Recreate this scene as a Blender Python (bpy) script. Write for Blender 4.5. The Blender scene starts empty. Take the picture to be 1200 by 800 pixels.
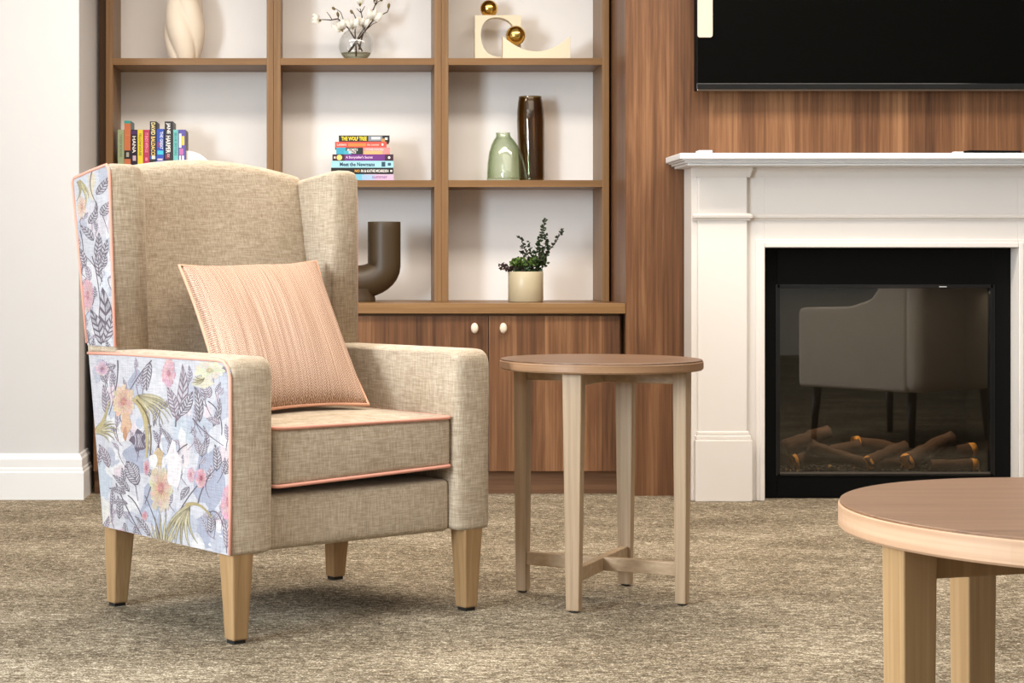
import bpy, bmesh, math, random
from mathutils import Vector, Matrix
random.seed(7)
C = bpy.context.scene.collection
S = bpy.context.scene
PI = math.pi

# ------------------------------------------------------------------ camera
F, ZC = 2168.0, 0.85              # focal length in pixels of a 1200 px frame, eye height in metres
cam_d = bpy.data.cameras.new('camera'); cam = bpy.data.objects.new('camera', cam_d); C.objects.link(cam)
cam.location = (0, 0, ZC); cam.rotation_euler = (PI/2, 0, 0)
cam_d.sensor_width = 36; cam_d.lens = F*36/1200
cam_d.shift_x = (600-398)/1200; cam_d.shift_y = (311-400)/1200
cam_d.clip_start = 0.05
S.camera = cam

# ------------------------------------------------------------------ world, lights, exposure
S.view_settings.view_transform = 'Standard'; S.view_settings.look = 'None'
S.view_settings.gamma = 1; S.view_settings.use_curve_mapping = False
S.view_settings.exposure = 0.29
S.cycles.max_bounces = 8; S.cycles.diffuse_bounces = 5; S.cycles.glossy_bounces = 5
S.cycles.transmission_bounces = 8; S.cycles.transparent_max_bounces = 10
S.cycles.sample_clamp_indirect = 6
w = bpy.data.worlds.new('daylight'); S.world = w; w.use_nodes = True
w.node_tree.nodes['Background'].inputs[0].default_value = (0.85, 0.92, 1, 1)
w.node_tree.nodes['Background'].inputs[1].default_value = 1.0

def area(name, loc, rot, sx, sy, power, col, spread=180):
    l = bpy.data.lights.new(name, 'AREA'); l.shape = 'RECTANGLE'; l.size = sx; l.size_y = sy
    l.energy = power; l.color = col; l.spread = math.radians(spread)
    o = bpy.data.objects.new(name, l); C.objects.link(o); o.location = loc; o.rotation_euler = rot
    return o
area('window_daylight', (-2.95, 1.5, 1.55), (0, -PI/2, 0), 1.5, 1.8, 290, (0.82, 0.92, 1.0))      # daylight through the left window
area('ceiling_light_room', (0.8, 3.7, 2.66), (0, 0, 0), 2.8, 2.6, 46, (1.0, 0.91, 0.80), 168)
area('ceiling_light_bookcase', (0.7, 5.7, 2.66), (0, 0, 0), 4.2, 0.5, 80, (1.0, 0.90, 0.78), 160)

# ------------------------------------------------------------------ materials
def lin(c):
    return tuple(((v/255)/12.92 if v <= 10 else ((v/255+0.055)/1.055)**2.4) for v in c)
MATS = {}
def newmat(name):
    m = bpy.data.materials.new(name); m.use_nodes = True
    return m, m.node_tree.nodes, m.node_tree.links, m.node_tree.nodes['Principled BSDF']
def plain(name, rgb, rough=0.5, metal=0.0, spec=0.5, bump=0.0, bscale=60, var=0.04, vscale=8):
    """solid finish with a little tonal unevenness"""
    if name in MATS: return MATS[name]
    m, N, L, B = newmat(name)
    c = lin(rgb)
    tc = N.new('ShaderNodeTexCoord'); no = N.new('ShaderNodeTexNoise'); no.inputs['Scale'].default_value = vscale
    no.inputs['Detail'].default_value = 4
    L.new(tc.outputs['Object'], no.inputs['Vector'])
    mx = N.new('ShaderNodeMix'); mx.data_type = 'RGBA'
    mx.inputs[6].default_value = (*[v*(1-var) for v in c], 1); mx.inputs[7].default_value = (*[min(1, v*(1+var)) for v in c], 1)
    L.new(no.outputs['Fac'], mx.inputs[0]); L.new(mx.outputs[2], B.inputs['Base Color'])
    B.inputs['Roughness'].default_value = rough; B.inputs['Metallic'].default_value = metal
    B.inputs['Specular IOR Level'].default_value = spec
    if bump:
        n2 = N.new('ShaderNodeTexNoise'); n2.inputs['Scale'].default_value = bscale
        L.new(tc.outputs['Object'], n2.inputs['Vector'])
        b = N.new('ShaderNodeBump'); b.inputs['Strength'].default_value = bump; b.inputs['Distance'].default_value = 0.002
        L.new(n2.outputs['Fac'], b.inputs['Height']); L.new(b.outputs['Normal'], B.inputs['Normal'])
    MATS[name] = m
    return m
def ramp(N, stops):
    r = N.new('ShaderNodeValToRGB'); e = r.color_ramp.elements
    while len(e) < len(stops): e.new(0.5)
    for k, (p, c) in enumerate(stops):
        e[k].position = p; e[k].color = (*lin(c), 1)
    return r
def noise(N, L, tc, scale, detail=4, rough=0.6, dist=0.0):
    mp = N.new('ShaderNodeMapping'); mp.inputs['Scale'].default_value = scale
    L.new(tc.outputs['Object'], mp.inputs['Vector'])
    n = N.new('ShaderNodeTexNoise'); n.inputs['Scale'].default_value = 1; n.inputs['Detail'].default_value = detail
    n.inputs['Roughness'].default_value = rough; n.inputs['Distortion'].default_value = dist
    L.new(mp.outputs['Vector'], n.inputs['Vector'])
    return n
def mathn(N, L, op, a, b):
    n = N.new('ShaderNodeMath'); n.operation = op
    for k, v in enumerate((a, b)):
        if isinstance(v, (int, float)): n.inputs[k].default_value = v
        else: L.new(v, n.inputs[k])
    return n.outputs[0]
def wood(name, dark, mid, light, axis=2, rough=0.42, plank=0.0, fine=110, spec=0.35, cath=0.5):
    """veneer: long fibres along one axis, broad figure and optional plank-to-plank tone"""
    if name in MATS: return MATS[name]
    m, N, L, B = newmat(name)
    tc = N.new('ShaderNodeTexCoord')
    def sc(a, b):
        v = [a, a, b] if axis == 'band' else [b, b, b]
        if axis != 'band': v[axis] = a
        return tuple(v)
    n1 = noise(N, L, tc, sc(1.1, 16), 5, 0.6, 0.9)
    n2 = noise(N, L, tc, sc(3.0, fine), 3, 0.6, 0.2)
    n3 = noise(N, L, tc, sc(0.5, 62), 3, 0.6, 0.3)
    f = mathn(N, L, 'ADD', mathn(N, L, 'MULTIPLY', n1.outputs['Fac'], cath), mathn(N, L, 'MULTIPLY', n2.outputs['Fac'], 0.32))
    f = mathn(N, L, 'ADD', f, mathn(N, L, 'MULTIPLY', n3.outputs['Fac'], 0.68-cath+0.10))
    f = mathn(N, L, 'SUBTRACT', f, 0.05)
    if plank:
        sp = N.new('ShaderNodeSeparateXYZ'); L.new(tc.outputs['Object'], sp.inputs[0])
        k = mathn(N, L, 'FLOOR', mathn(N, L, 'MULTIPLY', sp.outputs[0], 1/plank), 0.0)
        wn = N.new('ShaderNodeTexWhiteNoise'); wn.noise_dimensions = '1D'; L.new(k, wn.inputs['W'])
        f = mathn(N, L, 'ADD', f, mathn(N, L, 'MULTIPLY', mathn(N, L, 'SUBTRACT', wn.outputs['Value'], 0.5), 0.16))
    r = ramp(N, [(0.30, dark), (0.5, mid), (0.70, light)])
    L.new(f, r.inputs[0]); L.new(r.outputs[0], B.inputs['Base Color'])
    B.inputs['Roughness'].default_value = rough; B.inputs['Specular IOR Level'].default_value = spec
    b = N.new('ShaderNodeBump'); b.inputs['Strength'].default_value = 0.08; b.inputs['Distance'].default_value = 0.001
    L.new(n2.outputs['Fac'], b.inputs['Height']); L.new(b.outputs['Normal'], B.inputs['Normal'])
    MATS[name] = m
    return m
def linen(name, dark, mid, light, attr=None, weave=330, slub=30):
    """woven cloth: crossing slubby threads; with attr the base colour is the printed pattern"""
    if name in MATS: return MATS[name]
    m, N, L, B = newmat(name)
    tc = N.new('ShaderNodeTexCoord')
    a = noise(N, L, tc, (weave, weave, slub), 3, 0.6)
    b = noise(N, L, tc, (slub, slub, weave), 3, 0.6)
    c = noise(N, L, tc, (9, 9, 9), 3, 0.5)
    f = mathn(N, L, 'ADD', mathn(N, L, 'MULTIPLY', a.outputs['Fac'], 0.45), mathn(N, L, 'MULTIPLY', b.outputs['Fac'], 0.45))
    f = mathn(N, L, 'ADD', f, mathn(N, L, 'MULTIPLY', c.outputs['Fac'], 0.10))
    r = ramp(N, [(0.32, dark), (0.5, mid), (0.68, light)]); L.new(f, r.inputs[0])
    if attr:
        at = N.new('ShaderNodeAttribute'); at.attribute_name = attr
        mx = N.new('ShaderNodeMix'); mx.data_type = 'RGBA'; mx.blend_type = 'MULTIPLY'; mx.inputs[0].default_value = 1.0
        L.new(at.outputs['Color'], mx.inputs[6]); L.new(r.outputs[0], mx.inputs[7]); L.new(mx.outputs[2], B.inputs['Base Color'])
    else:
        L.new(r.outputs[0], B.inputs['Base Color'])
    B.inputs['Roughness'].default_value = 0.9; B.inputs['Specular IOR Level'].default_value = 0.15
    B.inputs['Sheen Weight'].default_value = 0.15
    bp = N.new('ShaderNodeBump'); bp.inputs['Strength'].default_value = 0.35; bp.inputs['Distance'].default_value = 0.0015
    L.new(f, bp.inputs['Height']); L.new(bp.outputs['Normal'], B.inputs['Normal'])
    MATS[name] = m
    return m
def carpet():
    m, N, L, B = newmat('flecked_carpet')
    tc = N.new('ShaderNodeTexCoord')
    big = noise(N, L, tc, (2.2, 3.5, 1), 3, 0.6)
    st = noise(N, L, tc, (30, 62, 1), 5, 0.75, 0.6)
    fine = noise(N, L, tc, (240, 200, 1), 2, 0.7)
    dia = noise(N, L, tc, (60, 30, 1), 4, 0.75, 2.2)
    f = mathn(N, L, 'ADD', mathn(N, L, 'MULTIPLY', st.outputs['Fac'], 0.36), mathn(N, L, 'MULTIPLY', fine.outputs['Fac'], 0.32))
    f = mathn(N, L, 'ADD', f, mathn(N, L, 'MULTIPLY', big.outputs['Fac'], 0.14))
    f = mathn(N, L, 'ADD', f, mathn(N, L, 'MULTIPLY', dia.outputs['Fac'], 0.18))
    r = ramp(N, [(0.40, (56, 48, 38)), (0.465, (94, 83, 67)), (0.515, (123, 110, 92)), (0.565, (174, 162, 141)), (0.61, (218, 208, 188))])
    L.new(f, r.inputs[0]); base = r.outputs[0]
    for off, lo, hi, amt, colr in ((0.0, 0.57, 0.66, 0.75, (226, 216, 196)), (7.3, 0.58, 0.68, 0.6, (62, 54, 42))):   # pale and dark yarn flecks
        mp = N.new('ShaderNodeMapping'); mp.inputs['Scale'].default_value = (75, 150, 1); mp.inputs['Location'].default_value = (off, off, 0)
        L.new(tc.outputs['Object'], mp.inputs['Vector'])
        fl_ = N.new('ShaderNodeTexNoise'); fl_.inputs['Scale'].default_value = 1; fl_.inputs['Detail'].default_value = 3; fl_.inputs['Roughness'].default_value = 0.7
        L.new(mp.outputs['Vector'], fl_.inputs['Vector'])
        mr = N.new('ShaderNodeMapRange'); mr.inputs['From Min'].default_value = lo; mr.inputs['From Max'].default_value = hi; mr.inputs['To Max'].default_value = amt
        L.new(fl_.outputs['Fac'], mr.inputs['Value'])
        mx = N.new('ShaderNodeMix'); mx.data_type = 'RGBA'; L.new(mr.outputs['Result'], mx.inputs[0]); L.new(base, mx.inputs[6]); mx.inputs[7].default_value = (*lin(colr), 1)
        base = mx.outputs[2]
    L.new(base, B.inputs['Base Color'])
    B.inputs['Roughness'].default_value = 1.0; B.inputs['Specular IOR Level'].default_value = 0.05
    bp = N.new('ShaderNodeBump'); bp.inputs['Strength'].default_value = 0.6; bp.inputs['Distance'].default_value = 0.004
    L.new(f, bp.inputs['Height']); L.new(bp.outputs['Normal'], B.inputs['Normal'])
    return m
def clear_glass(name, tint, rough=0.02, ior=1.45, density=0.0):
    m, N, L, B = newmat(name)
    B.inputs['Base Color'].default_value = (*lin(tint), 1); B.inputs['Roughness'].default_value = rough
    B.inputs['IOR'].default_value = ior; B.inputs['Transmission Weight'].default_value = 1.0
    return m
def pane_glass(name, refl=1.0, tint=(255, 255, 255)):
    """thin pane: see-through with a Fresnel reflection"""
    m, N, L, B = newmat(name); N.remove(B)
    out = N['Material Output']
    t = N.new('ShaderNodeBsdfTransparent'); t.inputs[0].default_value = (*lin(tint), 1)
    g = N.new('ShaderNodeBsdfGlossy'); g.inputs['Roughness'].default_value = 0.015; g.inputs[0].default_value = (1, 1, 1, 1)
    fr = N.new('ShaderNodeFresnel'); fr.inputs['IOR'].default_value = 1.5
    k = mathn(N, L, 'MULTIPLY', fr.outputs[0], refl)
    mx = N.new('ShaderNodeMixShader'); L.new(k, mx.inputs[0]); L.new(t.outputs[0], mx.inputs[1]); L.new(g.outputs[0], mx.inputs[2])
    L.new(mx.outputs[0], out.inputs['Surface'])
    return m

def shell_glass(name, face, edge, refl=1.0):
    """thin blown-glass wall: tint deepens where the wall is seen edge-on, Fresnel gloss on top"""
    m, N, L, B = newmat(name); N.remove(B)
    out = N['Material Output']
    lw = N.new('ShaderNodeLayerWeight'); lw.inputs['Blend'].default_value = 0.35
    mc = N.new('ShaderNodeMix'); mc.data_type = 'RGBA'; mc.inputs[6].default_value = (*lin(face), 1); mc.inputs[7].default_value = (*lin(edge), 1)
    L.new(lw.outputs['Facing'], mc.inputs[0])
    t = N.new('ShaderNodeBsdfTransparent'); L.new(mc.outputs[2], t.inputs[0])
    g = N.new('ShaderNodeBsdfGlossy'); g.inputs['Roughness'].default_value = 0.05; g.inputs[0].default_value = (1, 1, 1, 1)
    tc = N.new('ShaderNodeTexCoord'); rp_ = noise(N, L, tc, (45, 45, 30), 2, 0.5)
    bp = N.new('ShaderNodeBump'); bp.inputs['Strength'].default_value = 0.15; bp.inputs['Distance'].default_value = 0.004
    L.new(rp_.outputs['Fac'], bp.inputs['Height']); L.new(bp.outputs['Normal'], g.inputs['Normal'])
    k = mathn(N, L, 'MULTIPLY', mathn(N, L, 'ADD', mathn(N, L, 'POWER', lw.outputs['Facing'], 3.0), 0.06), refl)
    mx = N.new('ShaderNodeMixShader'); L.new(k, mx.inputs[0]); L.new(t.outputs[0], mx.inputs[1]); L.new(g.outputs[0], mx.inputs[2])
    L.new(mx.outputs[0], out.inputs['Surface'])
    return m

M_wall = plain('wall_paint', (233, 228, 222), 0.8, bump=0.05, var=0.01)
M_trim = plain('white_trim_paint', (226, 225, 225), 0.45, var=0.01)
M_mantel = plain('mantel_paint', (226, 220, 215), 0.5, var=0.01)
M_backp = plain('pale_laminate', (246, 242, 239), 0.6, var=0.015)
M_ceil = plain('ceiling_paint', (240, 238, 234), 0.9, var=0.01)
M_walnut = wood('walnut_veneer', (70, 45, 30), (108, 73, 48), (147, 107, 75), 2, plank=0.105)
M_walnut_d = wood('walnut_plinth', (92, 64, 46), (120, 86, 62), (146, 108, 80), 0)
M_shelfx = wood('shelf_laminate', (112, 82, 51), (133, 99, 63), (152, 118, 79), 0, cath=0.3)
M_shelfz = wood('upright_laminate', (112, 82, 52), (132, 99, 65), (152, 117, 81), 2, cath=0.3)
M_gap = plain('dark_filler', (112, 80, 50), 0.6)
M_oak = wood('oak_leg', (138, 106, 70), (157, 125, 87), (176, 144, 105), 2, cath=0.3)
M_ash = wood('limed_leg', (140, 116, 90), (166, 141, 112), (188, 164, 136), 2, cath=0.3)
M_ashx = wood('limed_bar', (140, 116, 90), (164, 138, 108), (184, 160, 130), 0, cath=0.3)
M_top = wood('walnut_table_top', (98, 68, 46), (123, 90, 65), (142, 108, 82), 0, rough=0.36)
M_top2 = wood('dark_walnut_table_top', (84, 59, 41), (106, 78, 57), (128, 98, 75), 0, rough=0.36)
M_edge = wood('table_edge_band', (158, 122, 94), (180, 144, 114), (196, 163, 134), 'band', cath=0.2)
M_edge2 = wood('side_table_edge_band', (124, 92, 66), (150, 115, 85), (172, 137, 104), 'band', cath=0.2)
M_linen = linen('oatmeal_linen', (140, 123, 102), (177, 160, 138), (206, 192, 173))
M_floral = linen('floral_print_cloth', (168, 167, 167), (196, 195, 195), (214, 213, 213), attr='print')
M_pipe = plain('pink_piping', (226, 160, 140), 0.8)
M_peach = None
M_black = plain('black_metal', (5, 5, 5), 0.6, spec=0.12)
M_screen = plain('tv_screen', (7, 7, 6), 0.25, spec=0.06, var=0)
M_gold = plain('polished_brass', (226, 188, 104), 0.17, metal=1.0, var=0.02)
M_knob = plain('cream_knob', (226, 208, 186), 0.35)
M_foot = plain('black_glide', (22, 20, 18), 0.6)

# ------------------------------------------------------------------ mesh helpers
def box(bm, x0, x1, y0, y1, z0, z1, mi=0):
    vs = [bm.verts.new((x, y, z)) for z in (z0, z1) for y in (y0, y1) for x in (x0, x1)]
    for q in ((0, 2, 3, 1), (4, 5, 7, 6), (0, 1, 5, 4), (2, 6, 7, 3), (0, 4, 6, 2), (1, 3, 7, 5)):
        f = bm.faces.new([vs[i] for i in q]); f.material_index = mi
    return vs
def loft(bm, rings, close_ring=True, caps=True, mi=0, smooth=True):
    R = [[bm.verts.new(p) for p in r] for r in rings]
    n = len(R[0])
    for a, b in zip(R, R[1:]):
        for i in range(n if close_ring else n-1):
            f = bm.faces.new((a[i], a[(i+1) % n], b[(i+1) % n], b[i])); f.smooth = smooth; f.material_index = mi
    if caps and close_ring:
        bm.faces.new(list(reversed(R[0]))).material_index = mi
        bm.faces.new(R[-1]).material_index = mi
    return R
def lathe(bm, prof, n=32, off=lambda z: (0, 0), rmod=None, caps=True, mi=0):
    rings = []
    for r, z in prof:
        ox, oy = off(z)
        rings.append([(ox+r*(rmod(a, z) if rmod else 1)*math.cos(a), oy+r*(rmod(a, z) if rmod else 1)*math.sin(a), z)
                      for a in [2*PI*k/n for k in range(n)]])
    loft(bm, rings, True, caps, mi)
def tube(bm, pts, rad, n=8, closed=False, mi=0, caps=True):
    P = [Vector(p) for p in pts]; m = len(P)
    rr = rad if isinstance(rad, (list, tuple)) else [rad]*m
    rings = []; ref = None
    for i, p in enumerate(P):
        a = P[i-1] if (i > 0 or closed) else P[i]; b = P[(i+1) % m] if (i < m-1 or closed) else P[i]
        t = (b-a).normalized()
        if ref is None:
            ref = t.cross(Vector((0, 0, 1)));
            if ref.length < 0.1: ref = t.cross(Vector((1, 0, 0)))
        ref = (ref - t*ref.dot(t)).normalized(); q = t.cross(ref)
        rings.append([p + ref*(rr[i]*math.cos(2*PI*k/n)) + q*(rr[i]*math.sin(2*PI*k/n)) for k in range(n)])
    if closed: rings.append(rings[0])
    loft(bm, rings, True, caps and not closed, mi)
def round_poly(pts, rads, n=6):
    out = []; m = len(pts)
    for i in range(m):
        p = Vector(pts[i]); a = Vector(pts[i-1]); b = Vector(pts[(i+1) % m]); r = rads[i]
        if r <= 0: out.append(tuple(p)); continue
        d1 = (a-p).normalized(); d2 = (b-p).normalized(); ang = d1.angle(d2); t = r/math.tan(ang/2)
        s = p+d1*t; e = p+d2*t
        for k in range(n+1):
            u = k/n; out.append(tuple(s*(1-u)**2 + p*2*u*(1-u) + e*u*u))
    return out
def prism(bm, outline, f0, f1, mi=0, smooth=False):
    """outline of (a, b); f0/f1 turn a, b into the two end points"""
    A = [bm.verts.new(f0(a, b)) for a, b in outline]; B = [bm.verts.new(f1(a, b)) for a, b in outline]
    n = len(A)
    for i in range(n):
        f = bm.faces.new((A[i], A[(i+1) % n], B[(i+1) % n], B[i])); f.smooth = smooth; f.material_index = mi
    bm.faces.new(list(reversed(A))).material_index = mi; bm.faces.new(B).material_index = mi
def rounded_box(bm, c, h, r, n=14, crown=(0, 0), warp=None):
    """box with rounded edges and an optional crowned top / front"""
    key = {}
    def vert(p):
        k = tuple(round(q, 5) for q in p)
        if k not in key:
            x, y, z = [p[i]*h[i] for i in range(3)]
            q = Vector([max(-(h[i]-r), min(h[i]-r, v)) for i, v in enumerate((x, y, z))])
            d = Vector((x, y, z))-q
            if d.length > 1e-9: d = d.normalized()*r
            s = q+d
            if p[2] > 0.99: s.z += crown[0]*(1-p[0]**2)*(1-p[1]**2)
            if p[1] < -0.99: s.y -= crown[1]*(1-p[0]**2)*(1-p[2]**2)
            s = s+Vector(c)
            if warp: s = Vector(warp(s))
            key[k] = bm.verts.new(s)
        return key[k]
    g = [[], [], []]
    for i in range(3):
        e = r/h[i]*1.0
        edge = [-1+e*(1-math.cos(t*PI/2/4)) for t in range(5)]
        mid = [(-1+e)+(2-2*e)*t/n for t in range(1, n)]
        g[i] = edge+mid+[-v for v in reversed(edge)]
    for ax in range(3):
        a, b = (ax+1) % 3, (ax+2) % 3
        for sgn in (-1, 1):
            for i in range(len(g[a])-1):
                for j in range(len(g[b])-1):
                    q = []
                    for (s, t) in ((i, j), (i+1, j), (i+1, j+1), (i, j+1)):
                        p = [0, 0, 0]; p[ax] = sgn; p[a] = g[a][s]; p[b] = g[b][t]; q.append(vert(p))
                    if len(set(q)) < 3: continue
                    if sgn < 0: q.reverse()
                    try:
                        f = bm.faces.new(q); f.smooth = True
                    except ValueError: pass
def obj(name, bm, mats, parent=None, bevel=0, segs=2, loc=None, smooth=None):
    me = bpy.data.meshes.new(name)
    bmesh.ops.recalc_face_normals(bm, faces=bm.faces[:]); bm.to_mesh(me); bm.free()
    for m in (mats if isinstance(mats, (list, tuple)) else [mats]): me.materials.append(m)
    o = bpy.data.objects.new(name, me); C.objects.link(o)
    if parent: o.parent = parent
    if loc: o.location = loc
    if bevel:
        b = o.modifiers.new('bevel', 'BEVEL'); b.width = bevel; b.segments = segs; b.limit_method = 'ANGLE'; b.angle_limit = math.radians(40)
        b.harden_normals = False
    return o
def BM(): return bmesh.new()
def tag(o, label, cat, group=None):
    o['label'] = label; o['category'] = cat
    if group: o['group'] = group
    return o
def thing(name, label, cat, loc=(0, 0, 0), rz=0.0, group=None):
    o = bpy.data.objects.new(name, None); C.objects.link(o); o.empty_display_size = 0.05
    o.location = loc; o.rotation_euler = (0, 0, rz)
    return tag(o, label, cat, group)
def struct(name, bm, m, bevel=0, parent=None):
    o = obj(name, bm, m, parent, bevel)
    o['kind'] = 'structure'
    return o
def boxes(*bs):
    bm = BM()
    for b in bs: box(bm, *b)
    return bm
def text_geo(s, bold=0.02):
    """letters as flat polygons scaled into the unit square"""
    cu = bpy.data.curves.new('lettering', 'FONT'); cu.body = s; cu.offset = bold; cu.resolution_u = 2
    o = bpy.data.objects.new('lettering', cu); C.objects.link(o)
    bpy.context.view_layer.update()
    me = bpy.data.meshes.new_from_object(o.evaluated_get(bpy.context.evaluated_depsgraph_get()))
    vs = [(v.co.x, v.co.y) for v in me.vertices]; fs = [tuple(p.vertices) for p in me.polygons]
    bpy.data.objects.remove(o); bpy.data.curves.remove(cu); bpy.data.meshes.remove(me)
    x0 = min(v[0] for v in vs); x1 = max(v[0] for v in vs); y0 = min(v[1] for v in vs); y1 = max(v[1] for v in vs)
    return [((x-x0)/(x1-x0), (y-y0)/(y1-y0)) for x, y in vs], fs

# ------------------------------------------------------------------ the room
NIBX, NIBY = -0.9487, 6.733
PANX, PANY = 1.0576, 6.834
WY = 7.50
XL, XR, YR, ZT = -3.05, 7.0, -4.0, 2.70
struct('floor', boxes((XL-0.1, XR+0.1, YR-0.1, WY+0.1, -0.06, 0)), carpet())
struct('ceiling', boxes((XL-0.1, XR+0.1, YR-0.1, WY+0.1, ZT, ZT+0.08)), M_ceil)
struct('wall_back', boxes((NIBX, XR+0.1, WY, WY+0.1, 0, ZT)), M_wall)
struct('wall_nib', boxes((XL, NIBX, NIBY, WY+0.1, 0, ZT)), plain('nib_paint', (204, 202, 202), 0.8, bump=0.05, var=0.01))
struct('wall_right', boxes((XR, XR+0.1, YR, WY, 0, ZT)), M_wall)
struct('wall_rear', boxes((XL-0.1, XR+0.1, YR-0.1, YR, 0, ZT)), M_wall)
wy0, wy1, wz0, wz1 = 0.5, 2.5, 0.75, 2.40
struct('wall_left', boxes((XL-0.1, XL, YR, wy0, 0, ZT), (XL-0.1, XL, wy1, WY, 0, ZT),
                          (XL-0.1, XL, wy0, wy1, 0, wz0), (XL-0.1, XL, wy0, wy1, wz1, ZT)), M_wall)
wf = [(XL-0.08, XL-0.03, wy0, wy1, wz0, wz0+0.05), (XL-0.08, XL-0.03, wy0, wy1, wz1-0.05, wz1)]
for k in range(4):
    yy = wy0+0.025+k*(wy1-wy0-0.05)/3
    wf.append((XL-0.08, XL-0.03, yy-0.025, yy+0.025, wz0, wz1))
struct('window_1', boxes(*wf), M_trim)
# walnut clad chimney breast
struct('wall_chimney', boxes((PANX, 1.56, PANY, WY, 0, ZT), (2.43, XR, PANY, WY, 0, ZT), (1.56, 2.43, PANY, WY, 0.80, ZT), (1.56, 2.43, PANY, WY, 0, 0.06)), M_walnut)
# skirting board of the nib: profile swept along the front and round the corner
bm = BM()
prof = [(0, 0), (0.020, 0), (0.020, 0.098), (0.016, 0.104), (0.016, 0.110), (0.013, 0.117), (0.013, 0.146), (0.008, 0.154), (0.006, 0.163), (0, 0.166)]
rings = [[(XL, NIBY-d, z) for d, z in prof], [(NIBX+d, NIBY-d, z) for d, z in prof], [(NIBX+d, 6.945, z) for d, z in prof]]
loft(bm, rings, smooth=False)
struct('baseboard_nib', bm, M_trim)

# ------------------------------------------------------------------ built-in joinery
FY = 7.183; BY = 7.45; PXM = F/FY
X0 = (124-398)/PXM; X3 = (714-398)/PXM; UW = (X3-X0)/3; TH = 0.0268
CT = 0.710                       # counter top height
SH = [1.1813, 1.655, 2.129]       # shelf top heights
where = ['left bay behind the armchair', 'middle bay holding the flowers', 'right bay beside walnut chimney']
for k in range(3):
    a = X0+UW*k; b = a+UW
    t = thing('bookcase', 'walnut-framed open shelf unit with pale back, '+where[k], 'bookcase', ((a+b)/2, FY, CT), 0, 'built-in shelf units')
    hw = UW/2-0.0004; H = 2.60-CT
    for s in (-1, 1):
        x0, x1 = (-hw, -hw+TH) if s < 0 else (hw-TH, hw)
        obj('side_panel', boxes((x0, x1, 0, BY-FY, 0.0005, H)), M_shelfz, t, 0.001)
    obj('top_panel', boxes((-hw+TH, hw-TH, 0, BY-FY, H-TH, H)), M_shelfx, t)
    for z in SH:
        obj('shelf', boxes((-hw+TH, hw-TH, 0.001, BY-FY, z-CT-0.0265, z-CT)), M_shelfx, t, 0.001)
    obj('back_panel', boxes((-hw, hw, BY-FY, BY-FY+0.012, 0.0005, H)), M_backp, t)
for q, lab in (((NIBX+0.001, X0-0.001, 7.29, 7.31, CT, 2.6), 'dark narrow filler strip between left shelf unit and white wall'), ((X3+0.001, PANX-0.001, 7.28, 7.30, CT, 2.6), 'dark narrow filler strip between right shelf unit and chimney panel')):
    tag(obj('filler_strip', boxes(q), M_gap), lab, 'trim', 'filler strips beside the shelf units')
# worktop
o = obj('worktop', boxes((NIBX+0.0235, PANX-0.001, PANY+0.002, BY+0.03, CT-0.038, CT)), M_shelfx, None, 0.002)
tag(o, 'long walnut worktop on the base cabinets, carrying pot plant and brown vase', 'worktop')
# base cabinets
DY = 6.854; dz0, dz1 = 0.088, 0.6635
cab = [(-0.9137, 0.0632, 'walnut base cabinet hidden behind armchair, left of the knobbed cabinet'),
       (0.0632, 1.040, 'walnut two-door base cabinet with oval cream knobs behind round side table')]
for x0, x1, lab in cab:
    cx = (x0+x1)/2; t = thing('base_cabinet', lab, 'cabinet', (cx, DY, 0), 0, 'base cabinets under worktop')
    hw = (x1-x0)/2-0.0005
    obj('carcass', boxes((-hw+0.002, hw-0.002, 0.022, BY-DY, dz0, CT-0.0385)), M_gap, t)
    obj('kickboard', boxes((-hw, hw, 0.046, 0.062, 0.0, dz0)), M_walnut_d, t)
    for s in (-1, 1):
        a, b = (-hw+0.001, -0.0012) if s < 0 else (0.0012, hw-0.001)
        d = obj('door', boxes((a, b, 0.0, 0.019, dz0, dz1)), M_walnut, t, 0.0012)
        bm = BM(); kx = s*0.053
        lathe(bm, [(0.001, 0), (0.007, 0), (0.006, 0.012), (0.0125, 0.016), (0.0145, 0.022), (0.0125, 0.028), (0.006, 0.031), (0.0005, 0.0315)], 20)
        for v in bm.verts:
            x, y, z = v.co; v.co = (kx+x*0.95, -z, 0.619+y*1.35)
        obj('knob', bm, M_knob, d)
for q, lab in (((NIBX+0.0235, -0.9145, 6.955, 6.97, 0, CT-0.039), 'dark recessed scribe strip between base cabinet and white skirting end'), ((1.0405, PANX-0.001, 6.93, 6.945, 0, CT-0.039), 'dark recessed scribe strip between base cabinet and chimney panel')):
    tag(obj('cabinet_scribe', boxes(q), M_gap), lab, 'trim', 'scribe strips beside the base cabinets')

# ------------------------------------------------------------------ fireplace surround
xa, xb = 1.272, 2.715
cxm = (xa+xb)/2
oxl, oxr, oz = 1.535, 2.452, 0.915
t = thing('fireplace_surround', 'white painted fireplace mantel surround on the walnut wall', 'fireplace', (cxm, PANY, 0))
def rel(bm):
    for v in bm.verts: v.co.x -= cxm; v.co.y -= PANY
    return bm
fy = 6.690                        # face of the frieze
g = 0.001
bm = boxes((xa, oxl-0.0001, fy, PANY-g, 0, 1.205), (oxr, xb, fy, PANY-g, 0, 1.205), (oxl, oxr, fy, PANY-g, oz, 1.205))
obj('frieze', rel(bm), M_mantel, t, 0.0015)
for (a, b) in ((1.292, 1.470), (2*cxm-1.470, 2*cxm-1.292)):
    bm = boxes((a, b, fy-0.022, fy, 0.2, 1.205))
    obj('pilaster', rel(bm), M_mantel, t, 0.004)
    bm = boxes((a-0.012, b+0.016, fy-0.036, fy, 0, 0.222))
    box(bm, a-0.009, b+0.012, fy-0.031, fy, 0.222, 0.238); box(bm, a-0.004, b+0.006, fy-0.026, fy, 0.238, 0.252)
    obj('plinth', rel(bm), M_mantel, t, 0.003)
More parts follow.
